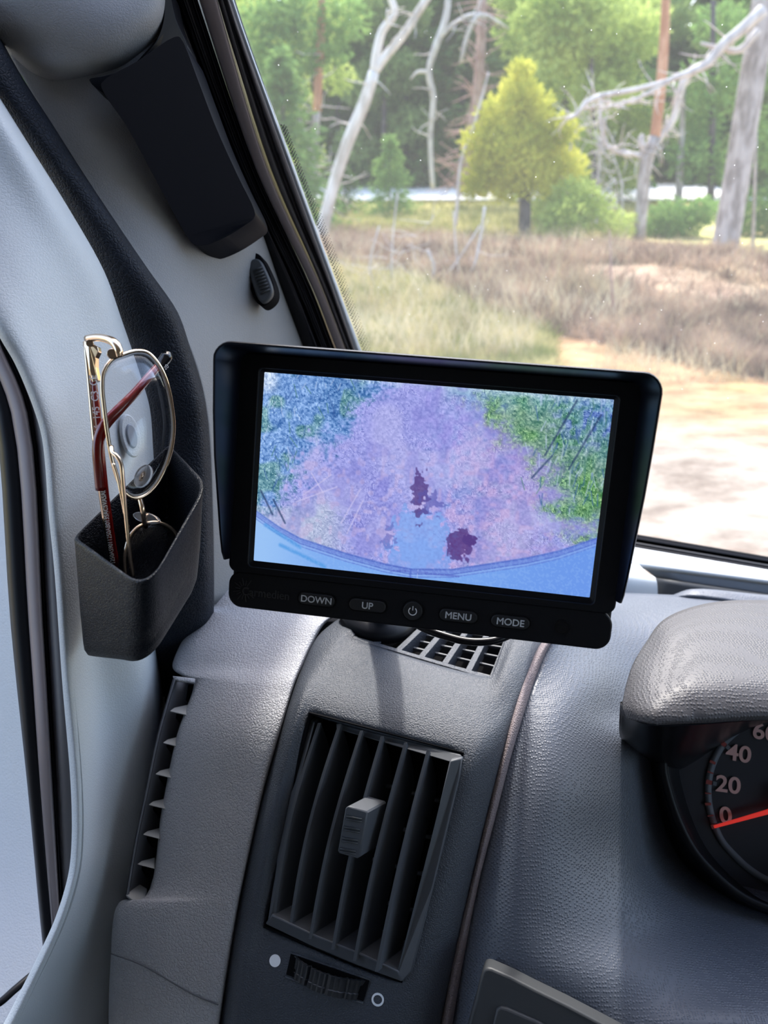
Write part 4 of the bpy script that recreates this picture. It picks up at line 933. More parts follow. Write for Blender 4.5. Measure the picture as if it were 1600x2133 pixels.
# nose pads
for (x, y, d, rx, ry, a0) in ((297, 992, .331, 17, 26, .5), (304, 1079, .334, 29, 11, .25)):
    lp = [P(x + rx * math.cos(a) * math.cos(a0) - ry * math.sin(a) * math.sin(a0), y + rx * math.cos(a) * math.sin(a0) + ry * math.sin(a) * math.cos(a0), d) for a in [k * PI / 12 for k in range(24)]]
    slab('nose_pad', lp, away * .0016, M['pad'], gls, bevel=.0005)
    tube('pad_arm', [P(x + 4, y - 8, d + .001), P(x - 2, y, d - .001), P(x - 4, y + 8, d)], .0009, M['golddark'], gls, seg=8, n=3)
# upper end piece, hinge and first temple
tube('end_piece', [P(181, 706, .328), P(200, 703, .325), P(222, 706, .321), P(240, 716, .3175), P(247, 730, .3165), P(249, 744, .317)], [.0016, .0016, .0017, .0019, .0018, .0014], M['gold'], gls, n=4, seg=10)
cap(234, 737, .3165, .0022, (CAMP - P(234, 737, .316)).normalized(), 'hinge_screw', M['golddark'], gls, .0008)
cap(187, 715, .3265, .0016, (CAMP - P(187, 715, .326)).normalized(), 'hinge_screw', M['golddark'], gls, .0006)
slab('temple_hinge', [P(*p) for p in [(174, 712, .329), (183, 710, .327), (203, 722, .327), (205, 732, .327), (199, 745, .328), (199, 765, .328), (204, 792, .3285), (192, 796, .3285), (186, 770, .328), (180, 740, .328)]], away * .003, M['gold'], gls, bevel=.0003, smooth=False)
fd = RC @ Vector((1, 0, 0))
t1 = tube('temple', [P(178, 712, .331), P(186, 790, .331), P(194, 880, .332), (P(202, 960, .333)), P(211, 1030, .336), P(220, 1090, .341), P(234, 1170, .349)], [.0011, .0011, .0011, .0011, .0012, .0012, .0010], M['gold'], gls, n=4, seg=8); t1['label'] = 'gold edge of the upper temple'
t1 = tube('temple_tip', [P(195, 790, .331), P(202, 850, .331), P(207, 900, .332), P(212, 960, .334), P(220, 1035, .338), P(229, 1100, .343), P(242, 1178, .351)], [.0017, .0022, .0023, .0024, .0024, .0024, .0022], M['red'], gls, n=4, seg=10, flat=.7); t1['label'] = 'dark red temple with white print'
# printed characters on the temples
def along(name, body, a, b, size, parent):
    x = (b - a).normalized(); z = (CAMP - a).normalized(); z = (z - x * z.dot(x)).normalized(); y = z.cross(x)
    return text(name, body, Frame(a, x, y, z), 0, 0, 0, size, M['white'], parent, 0, .00003, .9, 'LEFT')
along('lettering', '116  145  C3  CE', P(206, 912, .3285), P(197, 815, .3275), .0042, t1)
along('lettering', '1250AS9011250AB0135AC5VA5A0', P(236, 1175, .345), P(219, 1052, .3345), .0027, t1)
# second temple: comes up out of the pocket, red tip bends towards the seal
t2 = tube('temple', [P(238, 1180, .350), P(226, 1110, .343), P(215, 1050, .337), P(210, 1012, .333)], .0013, M['golddark'], gls, n=3, seg=8); t2['label'] = 'shaded metal of the folded lower temple'
t3 = tube('temple_tip', [P(210, 1020, .3325), P(207, 980, .330), P(204, 940, .3285), P(207, 912, .328), P(219, 885, .3275), P(245, 856, .329), P(280, 820, .334), P(310, 785, .340), P(330, 762, .345), P(341, 748, .348)], [.0023, .0024, .0024, .0024, .0024, .0023, .0020, .0019, .0018, .0017], M['red'], gls, n=5, seg=12); t3['label'] = 'glossy dark red folded temple tip'
t4 = tube('temple_end', [P(326, 768, .344), P(338, 755, .347), P(347, 743, .3485), P(350, 733, .349)], [.0018, .0026, .0028, .0014], M['black_acetate'], gls, n=4, seg=12); t4['label'] = 'black end of the temple'
along('lettering', '120', P(338, 772, .3455), P(356, 756, .3465), .0026, t4)

# ================================================================ OUTSIDE
MCI = MC.inverted()
def proj(p):
    q = MCI @ Vector(p)
    if q.z > -.05: return None
    return 800 + F * q.x / -q.z, 1066.5 - F * q.y / -q.z
def gz(x, y):
    z = .06 * noise.noise(Vector((x * .5, y * .5, 0))) + .03 * noise.noise(Vector((x * 1.7, y * 1.7, 3)))
    if y < 28:
        z += .45 * math.exp(-((x - 4.6) / 2.4) ** 2 - ((y - 11.5) / 2.2) ** 2) + .25 * math.exp(-((x - 1.5) / 3) ** 2 - ((y - 14) / 2) ** 2) * max(0, 1)
    if y > 50: z += (y - 50) * .04
    return z * min(1, max(0, (y - 2) / 3))
def GG(px, py):
    z = 0
    for _ in range(6): p = G(px, py, z); z = gz(p.x, p.y)
    return Vector((p.x, p.y, z))
xs = np.concatenate([np.linspace(-60, -14, 24), np.linspace(-13, 16, 130), np.linspace(17, 60, 22)])
ys = np.concatenate([np.linspace(-6, 1.5, 10), np.linspace(2, 12, 90), np.linspace(12.2, 26, 60), np.linspace(26.5, 120, 60)])
vs_ = [Vector((x, y, gz(x, y))) for y in ys for x in xs]; nx_ = len(xs)
fs_ = [(j * nx_ + i, j * nx_ + i + 1, (j + 1) * nx_ + i + 1, (j + 1) * nx_ + i) for j in range(len(ys) - 1) for i in range(nx_ - 1)]
HT = [(500, 500), (700, 480), (1000, 492), (1300, 500), (1600, 540), (2200, 560)]          # far edge of the heather
HB = [(500, 520), (700, 545), (880, 570), (1000, 640), (1150, 690), (1400, 745), (1600, 790), (2200, 880)]   # near edge
def zone(p):
    q = proj(p); y = p[1]
    n = noise.noise(Vector((p[0] * .9, p[1] * .9, 7))); m = noise.noise(Vector((p[0] * 3, p[1] * 3, 1)))
    grass, straw, litter, grav, hea = (.40, .42, .13), (.56, .47, .22), (.58, .38, .23), (.50, .455, .40), (.40, .28, .20)
    if q is None or y < 2: return tuple(x * .62 for x in grav)
    px, py = q[0] + 60 * n, q[1] + 22 * n
    def mix(a, b, t): t = min(1, max(0, t)); return tuple(a[i] + (b[i] - a[i]) * t for i in range(3))
    if py < interp(HT, px): return mix(straw, grass, .5 + n + (p[0] < 2) * .1)
    if py < interp(HB, px): return mix(hea, straw, .15 + n * .5)
    c = mix(mix(grass, straw, .45 + n * 1.2 + m * .5), mix(litter, straw, .2 + m), (px - 900) / 260)
    c = mix(c, grav, (py - interp([(700, 940), (1300, 840), (1600, 870), (2200, 940)], px)) / 90 + .5 * m)
    return tuple(x * k for x, k in zip(c, (.66, .62, .58)))
gm = bpy.data.materials.new('forest_floor'); gm.use_nodes = True; N = gm.node_tree.nodes; L = gm.node_tree.links; b = bsdf(gm); b.inputs['Roughness'].default_value = .95; b.inputs['Specular IOR Level'].default_value = .1
at = N.new('ShaderNodeAttribute'); at.attribute_name = 'soil'; g_ = N.new('ShaderNodeNewGeometry')
n_1 = N.new('ShaderNodeTexNoise'); n_1.inputs['Scale'].default_value = 2.2; n_1.inputs['Detail'].default_value = 9; n_1.inputs['Roughness'].default_value = .7
mpn = N.new('ShaderNodeMapping'); mpn.inputs['Scale'].default_value = (.8, 1.5, 1); L.new(g_.outputs['Position'], mpn.inputs[0]); L.new(mpn.outputs[0], n_1.inputs['Vector'])
rp = N.new('ShaderNodeValToRGB'); rp.color_ramp.elements[0].position = .36; rp.color_ramp.elements[1].position = .62; rp.color_ramp.elements[0].color = (.50, .45, .42, 1); rp.color_ramp.elements[1].color = (1.3, 1.27, 1.25, 1)
L.new(n_1.outputs[0], rp.inputs[0]); mm = N.new('ShaderNodeMix'); mm.data_type = 'RGBA'; mm.blend_type = 'MULTIPLY'; mm.inputs[0].default_value = 1
L.new(at.outputs['Color'], mm.inputs[6]); L.new(rp.outputs[0], mm.inputs[7]); L.new(mm.outputs[2], b.inputs['Base Color'])
bp = N.new('ShaderNodeBump'); bp.inputs['Strength'].default_value = .7; bp.inputs['Distance'].default_value = .06; L.new(n_1.outputs[0], bp.inputs['Height']); L.new(bp.outputs[0], b.inputs['Normal'])
gr = mk('ground', vs_, fs_, gm, origin=Vector((0, 0, 0))); St(gr)
if gr.data.polygons[0].normal.z < 0: gr.data.flip_normals()
ca_ = gr.data.color_attributes.new('soil', 'FLOAT_COLOR', 'POINT')
ca_.data.foreach_set('color', np.array([(*zone(v), 1) for v in vs_], dtype=np.float32).ravel())
road = patch('road', [[Vector((x, y, gz(x, y) + .12)) for x in (-30, -15, 0, 6, 14, 40)] for y in (29.5, 33, 38, 42)], grain(mat('pale_gravel_road', (.78, .74, .70), .9, spec=.1), 'noise', 3, .4, .05, .12, 1), n=5, solid=.05); St(road)

R = random.Random(11)
class Cards:
    def __init__(s): s.v, s.f = [], []
    def card(s, p, d, w, up=None):
        """leaf spray: a small bent rhombus"""
        d = Vector(d); a = d.cross(Vector((R.uniform(-1, 1), R.uniform(-1, 1), R.uniform(-1, 1)))).normalized() * w
        b = len(s.v); s.v += [p, p + d * .5 + a, p + d, p + d * .5 - a]; s.f += [(b, b + 1, b + 2), (b, b + 2, b + 3)]
    def mesh(s, name, m):
        me = bpy.data.meshes.new(name); me.from_pydata(s.v, [], s.f); me.materials.append(m); return me
def conifer_mesh(name, h, r, n, m, size=.3, base=.08, droop=-.35, seed=0, gap=0, p=.85):
    global R; R = random.Random(seed); c = Cards()
    nb = n // 14
    for k in range(nb):
        t = base + (1 - base) * R.random() ** 1.15; z = t * h; rad = r * (1 - t) ** p * R.uniform(.55, 1.1) + .05
        a = R.random() * 2 * PI; out = Vector((math.cos(a), math.sin(a), 0))
        for q in range(14):
            s = R.random() ** .6; pt = out * rad * s + Vector((0, 0, z + droop * rad * s * s + R.uniform(-.12, .12))) + Vector((R.uniform(-1, 1), R.uniform(-1, 1), 0)) * (.18 * rad * s + .03)
            d = (out + Vector((R.uniform(-.9, .9), R.uniform(-.9, .9), R.uniform(-.7, .35)))).normalized() * size * R.uniform(.6, 1.3)
            c.card(pt, d, size * R.uniform(.10, .22))
    return c.mesh(name, m)
def crown_mesh(name, blobs, n, m, size=.2, seed=0, up=0):
    global R; R = random.Random(seed); c = Cards(); tot = sum(b[3] ** 2 for b in blobs)
    for bx, by, bz, br in blobs:
        for k in range(int(n * br * br / tot)):
            v = Vector((R.gauss(0, 1), R.gauss(0, 1), R.gauss(0, 1))).normalized() * br * R.random() ** .45; v.z *= .75
            d = (v.normalized() * .6 + Vector((R.uniform(-1, 1), R.uniform(-1, 1), R.uniform(-1, 1) + up))).normalized() * size * R.uniform(.6, 1.3)
            c.card(Vector((bx, by, bz)) + v, d, size * R.uniform(.12, .3))
    return c.mesh(name, m)
def child(name, me, root):
    o = bpy.data.objects.new(name, me); COL.objects.link(o); o.parent = root; return o
def pathpts(px, Y): return [W(x, y, Y if len(q) == 0 else q[0]) for x, y, *q in px]
def ptube(name, pts, widths, mt, root, Y, n=3, seg=9):
    w = [k / 2 * Y / F for k in widths]
    if pts[-1][1] < -15 and w[-1] > .05: pts = pts + [(pts[-1][0] * 3 - pts[-2][0] * 2, pts[-1][1] * 3 - pts[-2][1] * 2)]; w.append(w[-1] * .6)
    return tube(name, [W(x, y, Y) for x, y in pts], w, mt, root, n=n, seg=seg)
def twigs(name, root, mt, segs, Y, nn=5, l=60, w=3, seed=1, wob=.6):
    """fine side twigs grown off a limb given in image points"""
    global R; R = random.Random(seed); vs, fs = [], []
    for (x0, y0), (x1, y1) in segs:
        for k in range(nn):
            t = R.random(); x, y = x0 + (x1 - x0) * t, y0 + (y1 - y0) * t; a = R.uniform(0, 2 * PI); pts = []; YY = Y
            for q in range(5):
                pts.append(W(x, y, YY)); a += R.uniform(-wob, wob); x += math.cos(a) * l / 5; y += math.sin(a) * l / 5 * .9; YY += R.uniform(-.25, .25)
            v, f = tube('', pts, [w / 2 * Y / F * (1 - .18 * i) for i in range(5)], None, seg=4)
            b = len(vs); vs += v; fs += [tuple(b + i for i in q) for q in f]
    return tag(mk(name, vs, fs, mt, root), kind='stuff')
def tree_root(name, px, py, label, cat='tree', group=None, Y=None):
    p = GG(px, py) if Y is None else W(px, py, Y)
    if Y is not None: p.z = gz(p.x, p.y)
    return empty(name, p, label, cat, group), p.y

# birch leaning across the left of the view
t, Y = tree_root('birch_tree', 668, 505, 'slender pale birch with a forked leaning trunk, left of the other trees')
ptube('trunk', [(667, 512), (676, 460), (697, 378), (725, 294), (760, 210), (779, 150)], [28, 24, 23, 23, 23, 20], M['birch'], t, Y)
ptube('branch', [(779, 152), (784, 110), (797, 63), (822, 28), (812, -10), (800, -60)], [17, 16, 15, 13, 12, 10], M['birch'], t, Y)
ptube('branch', [(779, 152), (800, 122), (837, 77), (876, 18), (900, -20), (925, -70)], [17, 16, 15, 14, 13, 10], M['birch'], t, Y)
twigs('twigs', t, M['birch'], [((725, 294), (779, 150)), ((797, 63), (812, 0)), ((837, 77), (893, 0))], Y, 4, 70, 3, 3)
# pine with orange bark, far left
t, Y = tree_root('pine_tree', 660, 450, 'thin reddish pine trunk at the far left, behind the birch', Y=22)
ptube('trunk', [(650, 440), (652, 360), (655, 300), (660, 230)], [14, 14, 15, 15], M['greybark'], t, Y); ptube('upper_trunk', [(660, 232), (664, 150), (669, 60), (674, -60)], [16, 16, 15, 13], M['redbark'], t, Y)
twigs('twigs', t, M['deadwood'], [((652, 400), (662, 150)), ((600, 300), (600, 100))], Y, 12, 90, 3, 5)
b0 = t.location
child('needles', crown_mesh('needles', [((W(x, y, Y) - b0).x, (W(x, y, Y) - b0).y, (W(x, y, Y) - b0).z, r) for x, y, r in [(560, 60, .9), (620, 30, .8), (720, 40, .6), (690, 100, .5), (560, 150, .8), (640, 130, .4)]], 2600, M['spruce_bright'], .22, 4), t)
# young bright spruces
def spruce(px, py, h, r, label, m, n=3000, size=.2, Y=None, name='spruce_tree', seed=1, trunk=True, p=.85, base=.06, group=None):
    t, Y = tree_root(name, px, py, label, 'tree', group, Y)
    child('needles', conifer_mesh('needles', h, r, n, m, size, base, seed=seed, p=p), t)
    if trunk: tube('trunk', [t.location + Vector((0, 0, -.05)), t.location + Vector((0, 0, h * .5)), t.location + Vector((0, 0, h * .97))], [h * .014, h * .009, .01], M['darkbark'], t, seg=7)
    return t
spruce(600, 430, 3.8, 1.6, 'bright green young spruce at the left edge of the windscreen, behind the birch', M['spruce_bright'], 3600, .24, 20, seed=2)
spruce(812, 415, 2.05, .95, 'small bright green spruce before the pale road, right of the birch', M['spruce_bright'], 2600, .16, 24, seed=3, base=.02)
spruce(720, 420, 1.3, .8, 'low dark green spruce tucked behind the birch trunk', M['spruce'], 1400, .16, 25, seed=4)
# yellow-green juniper
t, Y = tree_root('juniper_tree', 1092, 488, 'yellow-green cone-shaped juniper standing in the middle of the view', 'tree')
_o = t.location
child('needles', crown_mesh('needles', [((W(x, y, Y) - _o).x, (W(x, y, Y) - _o).y + dy, (W(x, y, Y) - _o).z, r) for x, y, dy, r in [(1086, 150, 0, .28), (1078, 195, 0, .45), (1108, 225, .1, .5), (1050, 245, 0, .6), (1010, 300, 0, .55), (1120, 290, .2, .75), (1165, 275, 0, .45), (1060, 320, -.2, .8), (1010, 365, 0, .5), (1180, 350, .1, .5), (1110, 375, -.1, .6), (1050, 395, 0, .45), (990, 395, 0, .3)]], 9500, M['juniper'], .15, 5, .9), t)
ptube('trunk', [(1092, 492), (1094, 420), (1092, 340), (1088, 200)], [26, 22, 14, 6], M['darkbark'], t, Y)
# dead reddish spruce
t, Y = tree_root('dead_spruce', 960, 395, 'dead reddish-brown spruce with bare twigs, left of the yellow-green juniper', Y=27)
ptube('trunk', [(960, 400), (975, 310), (990, 230), (1000, 120), (1004, 0), (1006, -60)], [16, 20, 20, 18, 17, 15], M['pinkbark'], t, Y)
twigs('twigs', t, M['pinkbark'], [((965, 385), (995, 200)), ((940, 390), (990, 250)), ((995, 240), (1004, 0))], Y, 46, 75, 3.2, 7, .4)
# dead pale snag
t, Y = tree_root('dead_snag', 902, 390, 'twisted pale dead snag before the dark spruces, left of the reddish dead spruce', Y=26)
ptube('trunk', [(902, 392), (898, 340), (897, 270), (903, 205), (893, 150), (908, 95), (928, 40), (936, -30)], [9, 9, 10, 11, 11, 13, 12, 10], M['deadwood'], t, Y)
ptube('branch', [(893, 150), (870, 150), (855, 165)], [7, 5, 3], M['deadwood'], t, Y); ptube('branch', [(915, 80), (945, 50), (985, 30), (1010, 40)], [8, 7, 6, 3], M['deadwood'], t, Y)
ptube('branch', [(960, 130), (975, 70), (1000, 30), (1060, 60)], [6, 8, 7, 3], M['deadwood'], t, Y)
twigs('twigs', t, M['deadwood'], [((897, 300), (908, 95)), ((920, 60), (1000, 30))], Y, 8, 60, 3, 8)
# bare sapling before the juniper
t, Y = tree_root('bare_sapling', 955, 400, 'thin bare sapling curving up the left side of the juniper', Y=19)
ptube('trunk', [(950, 470), (955, 390), (962, 330), (985, 270), (1005, 200), (1018, 150)], [7, 7, 7, 6, 5, 3], M['deadwood'], t, Y)
# pale-and-orange pine
t, Y = tree_root('pine_tree', 1331, 498, 'two-tone pine, pale grey below and orange above, left of the thick grey trunk')
ptube('trunk', [(1330, 504), (1338, 420), (1346, 340), (1366, 285)], [26, 24, 25, 24], M['greybark'], t, Y); ptube('upper_trunk', [(1364, 292), (1374, 210), (1383, 100), (1387, 0), (1388, -60)], [20, 19, 18, 15, 13], M['redbark'], t, Y)
ptube('branch', [(1352, 315), (1380, 282), (1404, 245), (1418, 185), (1440, 150), (1475, 132)], [15, 14, 14, 15, 16, 14], M['deadwood'], t, Y)
ptube('branch', [(1345, 325), (1320, 322), (1290, 318), (1262, 300), (1250, 235), (1255, 200)], [12, 10, 9, 8, 8, 6], M['deadwood'], t, Y)
ptube('branch', [(1345, 320), (1335, 290), (1340, 280)], [14, 12, 8], M['deadwood'], t, Y)
twigs('twigs', t, M['deadwood'], [((1345, 325), (1262, 300)), ((1262, 300), (1255, 200)), ((1352, 315), (1418, 185))], Y, 14, 75, 3.5, 9)
# thick grey trunk at the right
t, Y = tree_root('pine_tree', 1512, 532, 'thick straight grey trunk at the right edge of the view')
ptube('trunk', [(1506, 548), (1512, 505), (1530, 400), (1552, 260), (1576, 110), (1596, -20), (1606, -90)], [62, 50, 48, 46, 44, 42, 40], M['greybark'], t, Y, seg=16)
ptube('branch', [(1590, 20), (1545, 62), (1505, 95), (1475, 132), (1440, 150), (1400, 165), (1330, 205), (1260, 225)], [22, 20, 18, 16, 13, 10, 7, 4], M['deadwood'], t, Y - .6)
ptube('branch', [(1250, 200), (1220, 215), (1200, 240), (1180, 248)], [11, 10, 7, 4], M['deadwood'], t, Y - .6); ptube('branch', [(1420, 160), (1330, 185), (1250, 200)], [8, 9, 10], M['deadwood'], t, Y - .6)
ptube('branch', [(1580, 62), (1540, 105), (1500, 100), (1460, 90)], [13, 12, 9, 5], M['deadwood'], t, Y - .4)
twigs('twigs', t, M['deadwood'], [((1545, 62), (1440, 150)), ((1440, 150), (1260, 225)), ((1250, 200), (1190, 245))], Y, 12, 90, 3.5, 10)
for px, py, w, yy, lb in ((1413, 420, 15, 27, 'small grey trunk between the two-tone pine and the thick grey trunk'), (1565, 560, 8, 16, 'thin bare stem right of the thick grey trunk'), (1240, 480, 9, 21, 'thin grey stem among the bushes right of the juniper')):
    t, Y = tree_root('bare_sapling', px, py, lb, Y=yy); hh = {15: 260, 8: 330, 9: 200}[w]
    ptube('trunk', [(px, py + 12), (px + 4, py - 60), (px + 12, py - hh)], [w, w * .9, w * .5], M['greybark'], t, Y)
# leafy masses on the right
def bush(name, px, py, Y, blobs, label, m, n, size, seed, cat='bush', trunk=None):
    t, Y = tree_root(name, px, py, label, cat, None, Y); o = t.location
    bl_ = [((W(x, y, Y) - o).x, (W(x, y, Y) - o).y + dy, (W(x, y, Y) - o).z, r) for x, y, dy, r in blobs]
    child('needles' if 'pine' in name or 'spruce' in name else 'foliage', crown_mesh('foliage', bl_, n, m, size, seed), t)
    if trunk: ptube('trunk', trunk[0], trunk[1], M['darkbark'], t, Y)
    return t
bush('pine_tree', 1240, 480, 24, [(1200, 40, 0, 1.3), (1260, 110, 1, 1.2), (1150, 110, 0, .8), (1330, 60, 1, 1.0), (1180, 20, 0, 1.1), (1240, 200, 0, .7), (1300, 170, 1, .8), (1130, 30, 1, .7), (1210, 290, 0, .6)], 'light green pine crown filling the space above and right of the juniper', M['pine'], 8500, .22, 21, 'tree', ([(1240, 492), (1236, 300), (1230, 60)], [14, 12, 8]))
bush('pine_tree', 1480, 440, 27, [(1480, 180, 0, 1.1), (1460, 260, 1, 1.0), (1530, 40, 1, .8), (1440, 330, 0, .8), (1380, 180, 1, .7), (1500, 340, 0, .8), (1620, 100, 0, 1.5), (1640, 280, 0, 1.3)], 'green pine crown behind the thick grey trunk', M['spruce_bright'], 5200, .26, 22, 'tree', ([(1480, 450), (1484, 250), (1486, 0)], [15, 12, 8]))
bush('low_bush', 1270, 500, 17.5, [(1180, 455, 0, .55), (1240, 440, .5, .6), (1290, 470, 0, .4), (1210, 410, .5, .5), (1150, 470, 0, .35)], 'pale green low bush between the juniper and the two-tone pine', M['pine'], 2600, .13, 23)
bush('low_bush', 1400, 500, 18.5, [(1400, 450, 0, .5), (1440, 470, .5, .45), (1370, 480, 0, .35), (1465, 440, 0, .4)], 'bright green low bush at the foot of the two-tone pine', M['spruce_bright'], 2600, .13, 24)
bush('low_bush', 1590, 500, 19, [(1600, 430, 0, .7), (1560, 480, 0, .5), (1650, 480, 0, .8)], 'dark green bush behind the thick grey trunk at the right edge', M['spruce'], 2200, .15, 25)
bush('low_bush', 1130, 500, 21, [(1160, 400, 0, .5), (1190, 360, 0, .5), (1140, 440, 0, .5)], 'loose pale green bush touching the right side of the juniper', M['pine'], 1800, .14, 26)
bush('pine_tree', 1150, 420, 30, [(1120, 60, 0, 1.4), (1180, 150, 0, 1.3), (1230, 260, 0, 1.3), (1150, 320, 0, 1.1), (1300, 60, 0, 1.5), (1320, 250, 0, 1.2), (1100, -20, 0, 1.2), (1290, 360, 0, 1.0), (1200, 380, 0, .9), (1060, 400, 0, .5)], 'broad light green tree behind the juniper, its crown reaching down to the road', M['pine'], 11000, .26, 61, 'tree', ([(1180, 425), (1178, 250), (1180, 0)], [16, 12, 8]))
bush('pine_tree', 1560, 420, 31, [(1540, 330, 0, 1.1), (1590, 380, 0, 1.0), (1660, 300, 0, 1.4), (1540, 180, 0, 1.2), (1500, 60, 0, 1.0), (1400, 40, 0, .8), (1620, 180, 0, 1.4)], 'mid green tree filling the right edge behind the thick grey trunk', M['sprucemid'], 7500, .26, 62, 'tree', ([(1570, 425), (1572, 250), (1570, 0)], [14, 12, 8]))
bush('birch_tree', 560, 420, 26, [(520, 40, 0, .9), (560, 120, 0, .9), (600, 200, 0, .8), (620, 60, 0, .9), (690, 30, 0, .8), (700, 160, 0, .6), (580, 300, 0, .8), (650, 330, 0, .5)], 'loose light green tree behind the far-left pine trunk', M['pine'], 4200, .2, 63, 'tree', ([(585, 425), (590, 250), (585, 0)], [12, 9, 6]))
bush('spruce_tree', 790, 400, 36, [(780, 40, 0, 1.1), (830, 150, 0, 1.0), (760, 180, 0, 1.0), (850, 260, 0, .9), (740, 300, 0, .9), (850, 30, 0, .9)], 'mid green tree in the gap right of the birch, beyond the small spruce', M['sprucemid'], 5200, .3, 64, 'tree', ([(800, 402), (800, 250), (800, 0)], [12, 9, 6]))
for px, py, Y_, lab, sg in ((600, 440, 21, 'tangle of pale bare twigs beside the young spruce at the far left', [((560, 430), (600, 150)), ((640, 440), (610, 200)), ((690, 430), (700, 330))]), (1190, 470, 20, 'tangle of pale bare twigs between the juniper and the two-tone pine', [((1180, 430), (1200, 230)), ((1240, 440), (1260, 260)), ((1290, 450), (1280, 330))])):
    t, Y = tree_root('bare_shrub', px, py, lab, 'shrub', None, Y_)
    for (x0, y0), (x1, y1) in sg: ptube('stem', [(x0, y0 + 60), (x0 + 6, (y0 + y1) / 2), (x1, y1)], [6, 4, 2], M['deadwood'], t, Y)
    twigs('twigs', t, M['deadwood'], sg, Y, 16, 95, 2.6, px, .5)
# dark spruces beyond the road: each a tree of its own
protos = [conifer_mesh('needles', 13, 3.1, 7000, M['spruce'], .62, .04, seed=31), conifer_mesh('needles', 15, 3.6, 8000, M['spruce'], .68, .03, seed=32), conifer_mesh('needles', 12, 3.0, 6500, M['sprucemid'], .6, .03, seed=33)]
tr_v, tr_f = tube('', [Vector((0, 0, -.3)), Vector((0, 0, 7)), Vector((0, 0, 14))], [.2, .13, .03], None, seg=7)
tm = bpy.data.meshes.new('trunk'); tm.from_pydata(tr_v, [], tr_f); tm.materials.append(M['darkbark'])
rb = random.Random(5)
spots = []
for row, (Yr, step) in enumerate(((41, 3.3), (48, 3.7), (57, 4.3))):
    x = -Yr * .32 - 3
    while x < Yr * .62 + 2:
        spots.append((x + rb.uniform(-.8, .8), Yr + rb.uniform(-2, 2))); x += step
for k, (x, y) in enumerate(spots):
    q = proj((x, y, 8))
    if q and 1385 < q[0] < 1450 and y < 60: continue
    mesh = protos[rb.randrange(3)] if q and q[0] > 1080 else protos[rb.choice((0, 1, 0, 1, 2))]
    r = empty('spruce_tree', (x, y, gz(x, y)), 'tall dark green spruce in the forest edge beyond the pale road', 'tree', 'dark spruces beyond the road')
    r.rotation_euler.z = rb.uniform(0, 6.28); s = rb.uniform(.85, 1.2); r.scale = (s, s, s)
    child('needles', mesh, r); child('trunk', tm, r)

# undergrowth nobody could count
def scatter(name, polys, n, m, h, w, label, cat, lean=.5, seed=1, tuft=3):
    global R; R = random.Random(seed); v, f = [], []
    for (fn) in range(n):
        x, y = polys(R)
        p = GG(x, y)
        for q in range(tuft):
            a = R.uniform(0, 2 * PI); hh = h * R.uniform(.5, 1.3); d = Vector((R.uniform(-lean, lean), R.uniform(-lean, lean), 1)).normalized() * hh
            s = Vector((math.cos(a), math.sin(a), 0)) * w * R.uniform(.6, 1.4); o = p + Vector((R.uniform(-.08, .08), R.uniform(-.08, .08), -.03))
            m1 = o + d * .55 + Vector((R.uniform(-.25, .25), R.uniform(-.25, .25), 0)) * hh
            b = len(v); v += [o - s, o + s, m1 + s * .8, m1 - s * .8, o + d + (m1 - o - d * .55) * 2.2]; f += [(b, b + 1, b + 2, b + 3), (b + 3, b + 2, b + 4)]
    me = bpy.data.meshes.new(name); me.from_pydata(v, [], f); me.materials.append(m)
    o = bpy.data.objects.new(name, me); COL.objects.link(o); tag(o, label, cat, kind='stuff'); return o
def hz(R):
    x = R.uniform(600, 1720); a, b = interp(HT, x), interp(HB, x); return x, a + (b - a) * R.random() ** .9 + R.uniform(-8, 8)
scatter('heather', hz, 15000, M['heather'], .26, .006, 'brown heather covering the bank in front of the trees', 'heather', .9, 41, 4)
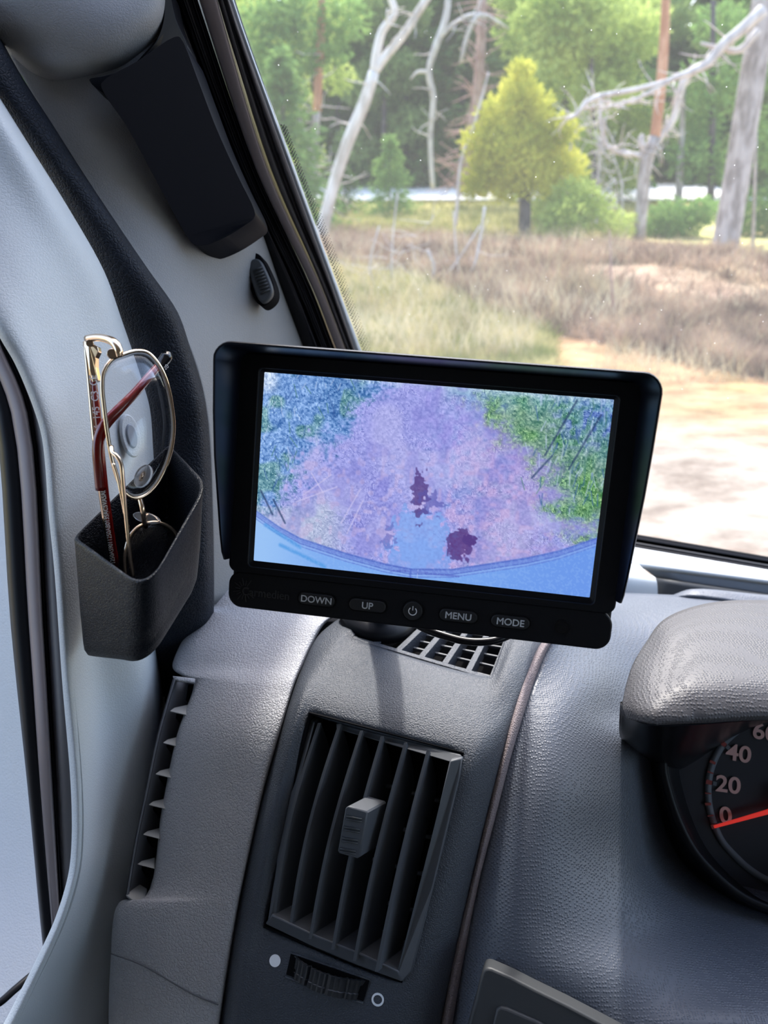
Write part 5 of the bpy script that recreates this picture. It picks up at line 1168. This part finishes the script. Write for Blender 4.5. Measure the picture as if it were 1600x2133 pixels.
def gzn(R):
    x = R.uniform(600, 1150); lo = interp(HB, x); return x, lo + (800 - lo) * R.random() - 6
scatter('grass', gzn, 7000, M['grass'], .17, .005, 'yellow-green grass left of the bare ground, behind the monitor', 'grass', .8, 42, 4)
def gz2(R):
    x = R.uniform(640, 1420); return x, R.uniform(424, 492)
scatter('meadow_grass', gz2, 5000, M['grass'], .22, .010, 'yellow-green meadow grass between the pale road and the heather', 'grass', .6, 43, 4)
M['straw'] = foliage('dry_straw_stems', (.45, .36, .20), (.80, .70, .48), .3, 1.5)
def gst(R):
    x = R.uniform(640, 1300); return x, R.uniform(500, 760 if x < 1100 else 700)
scatter('dry_grass', gst, 1500, M['straw'], .42, .0045, 'pale dry grass stems standing in the grass and heather', 'dry grass', .45, 44, 3)
def gst2(R):
    x = R.uniform(1250, 1700); return x, R.uniform(540, 800)
scatter('dry_grass', gst2, 900, M['straw'], .3, .004, 'pale dry stems in the heather bank at the right', 'dry grass', .6, 45, 3)
# bare twigs in the left foreground
tw = empty('bare_shrub', GG(800, 620), 'leafless pale shrub in the grass at the lower left of the windscreen', 'shrub')
for pts, w in (([(760, 720), (830, 680), (885, 620), (905, 560), (890, 520)], 6), ([(885, 620), (870, 700), (860, 720)], 3), ([(945, 625), (985, 560), (1000, 500), (1010, 430)], 5), ([(960, 590), (950, 520), (945, 440)], 3), ([(905, 590), (940, 560), (1000, 470)], 3), ([(815, 600), (818, 500), (828, 400)], 3), ([(790, 470), (770, 560), (800, 640)], 3)):
    ptube('branch', pts, [w] * len(pts), M['deadwood'], tw, 11.5)
twigs('twigs', tw, M['deadwood'], [((760, 720), (905, 580)), ((945, 620), (1000, 500)), ((720, 600), (860, 500)), ((800, 560), (900, 460))], 12, 14, 90, 2, 12, .3)
st_, Y = tree_root('bare_sapling', 1275, 680, 'thin reddish bare stem rising from the heather below the two-tone pine')
ptube('trunk', [(1282, 684), (1276, 620), (1272, 540), (1270, 480)], [6, 5, 4, 2], M['pinkbark'], st_, Y)
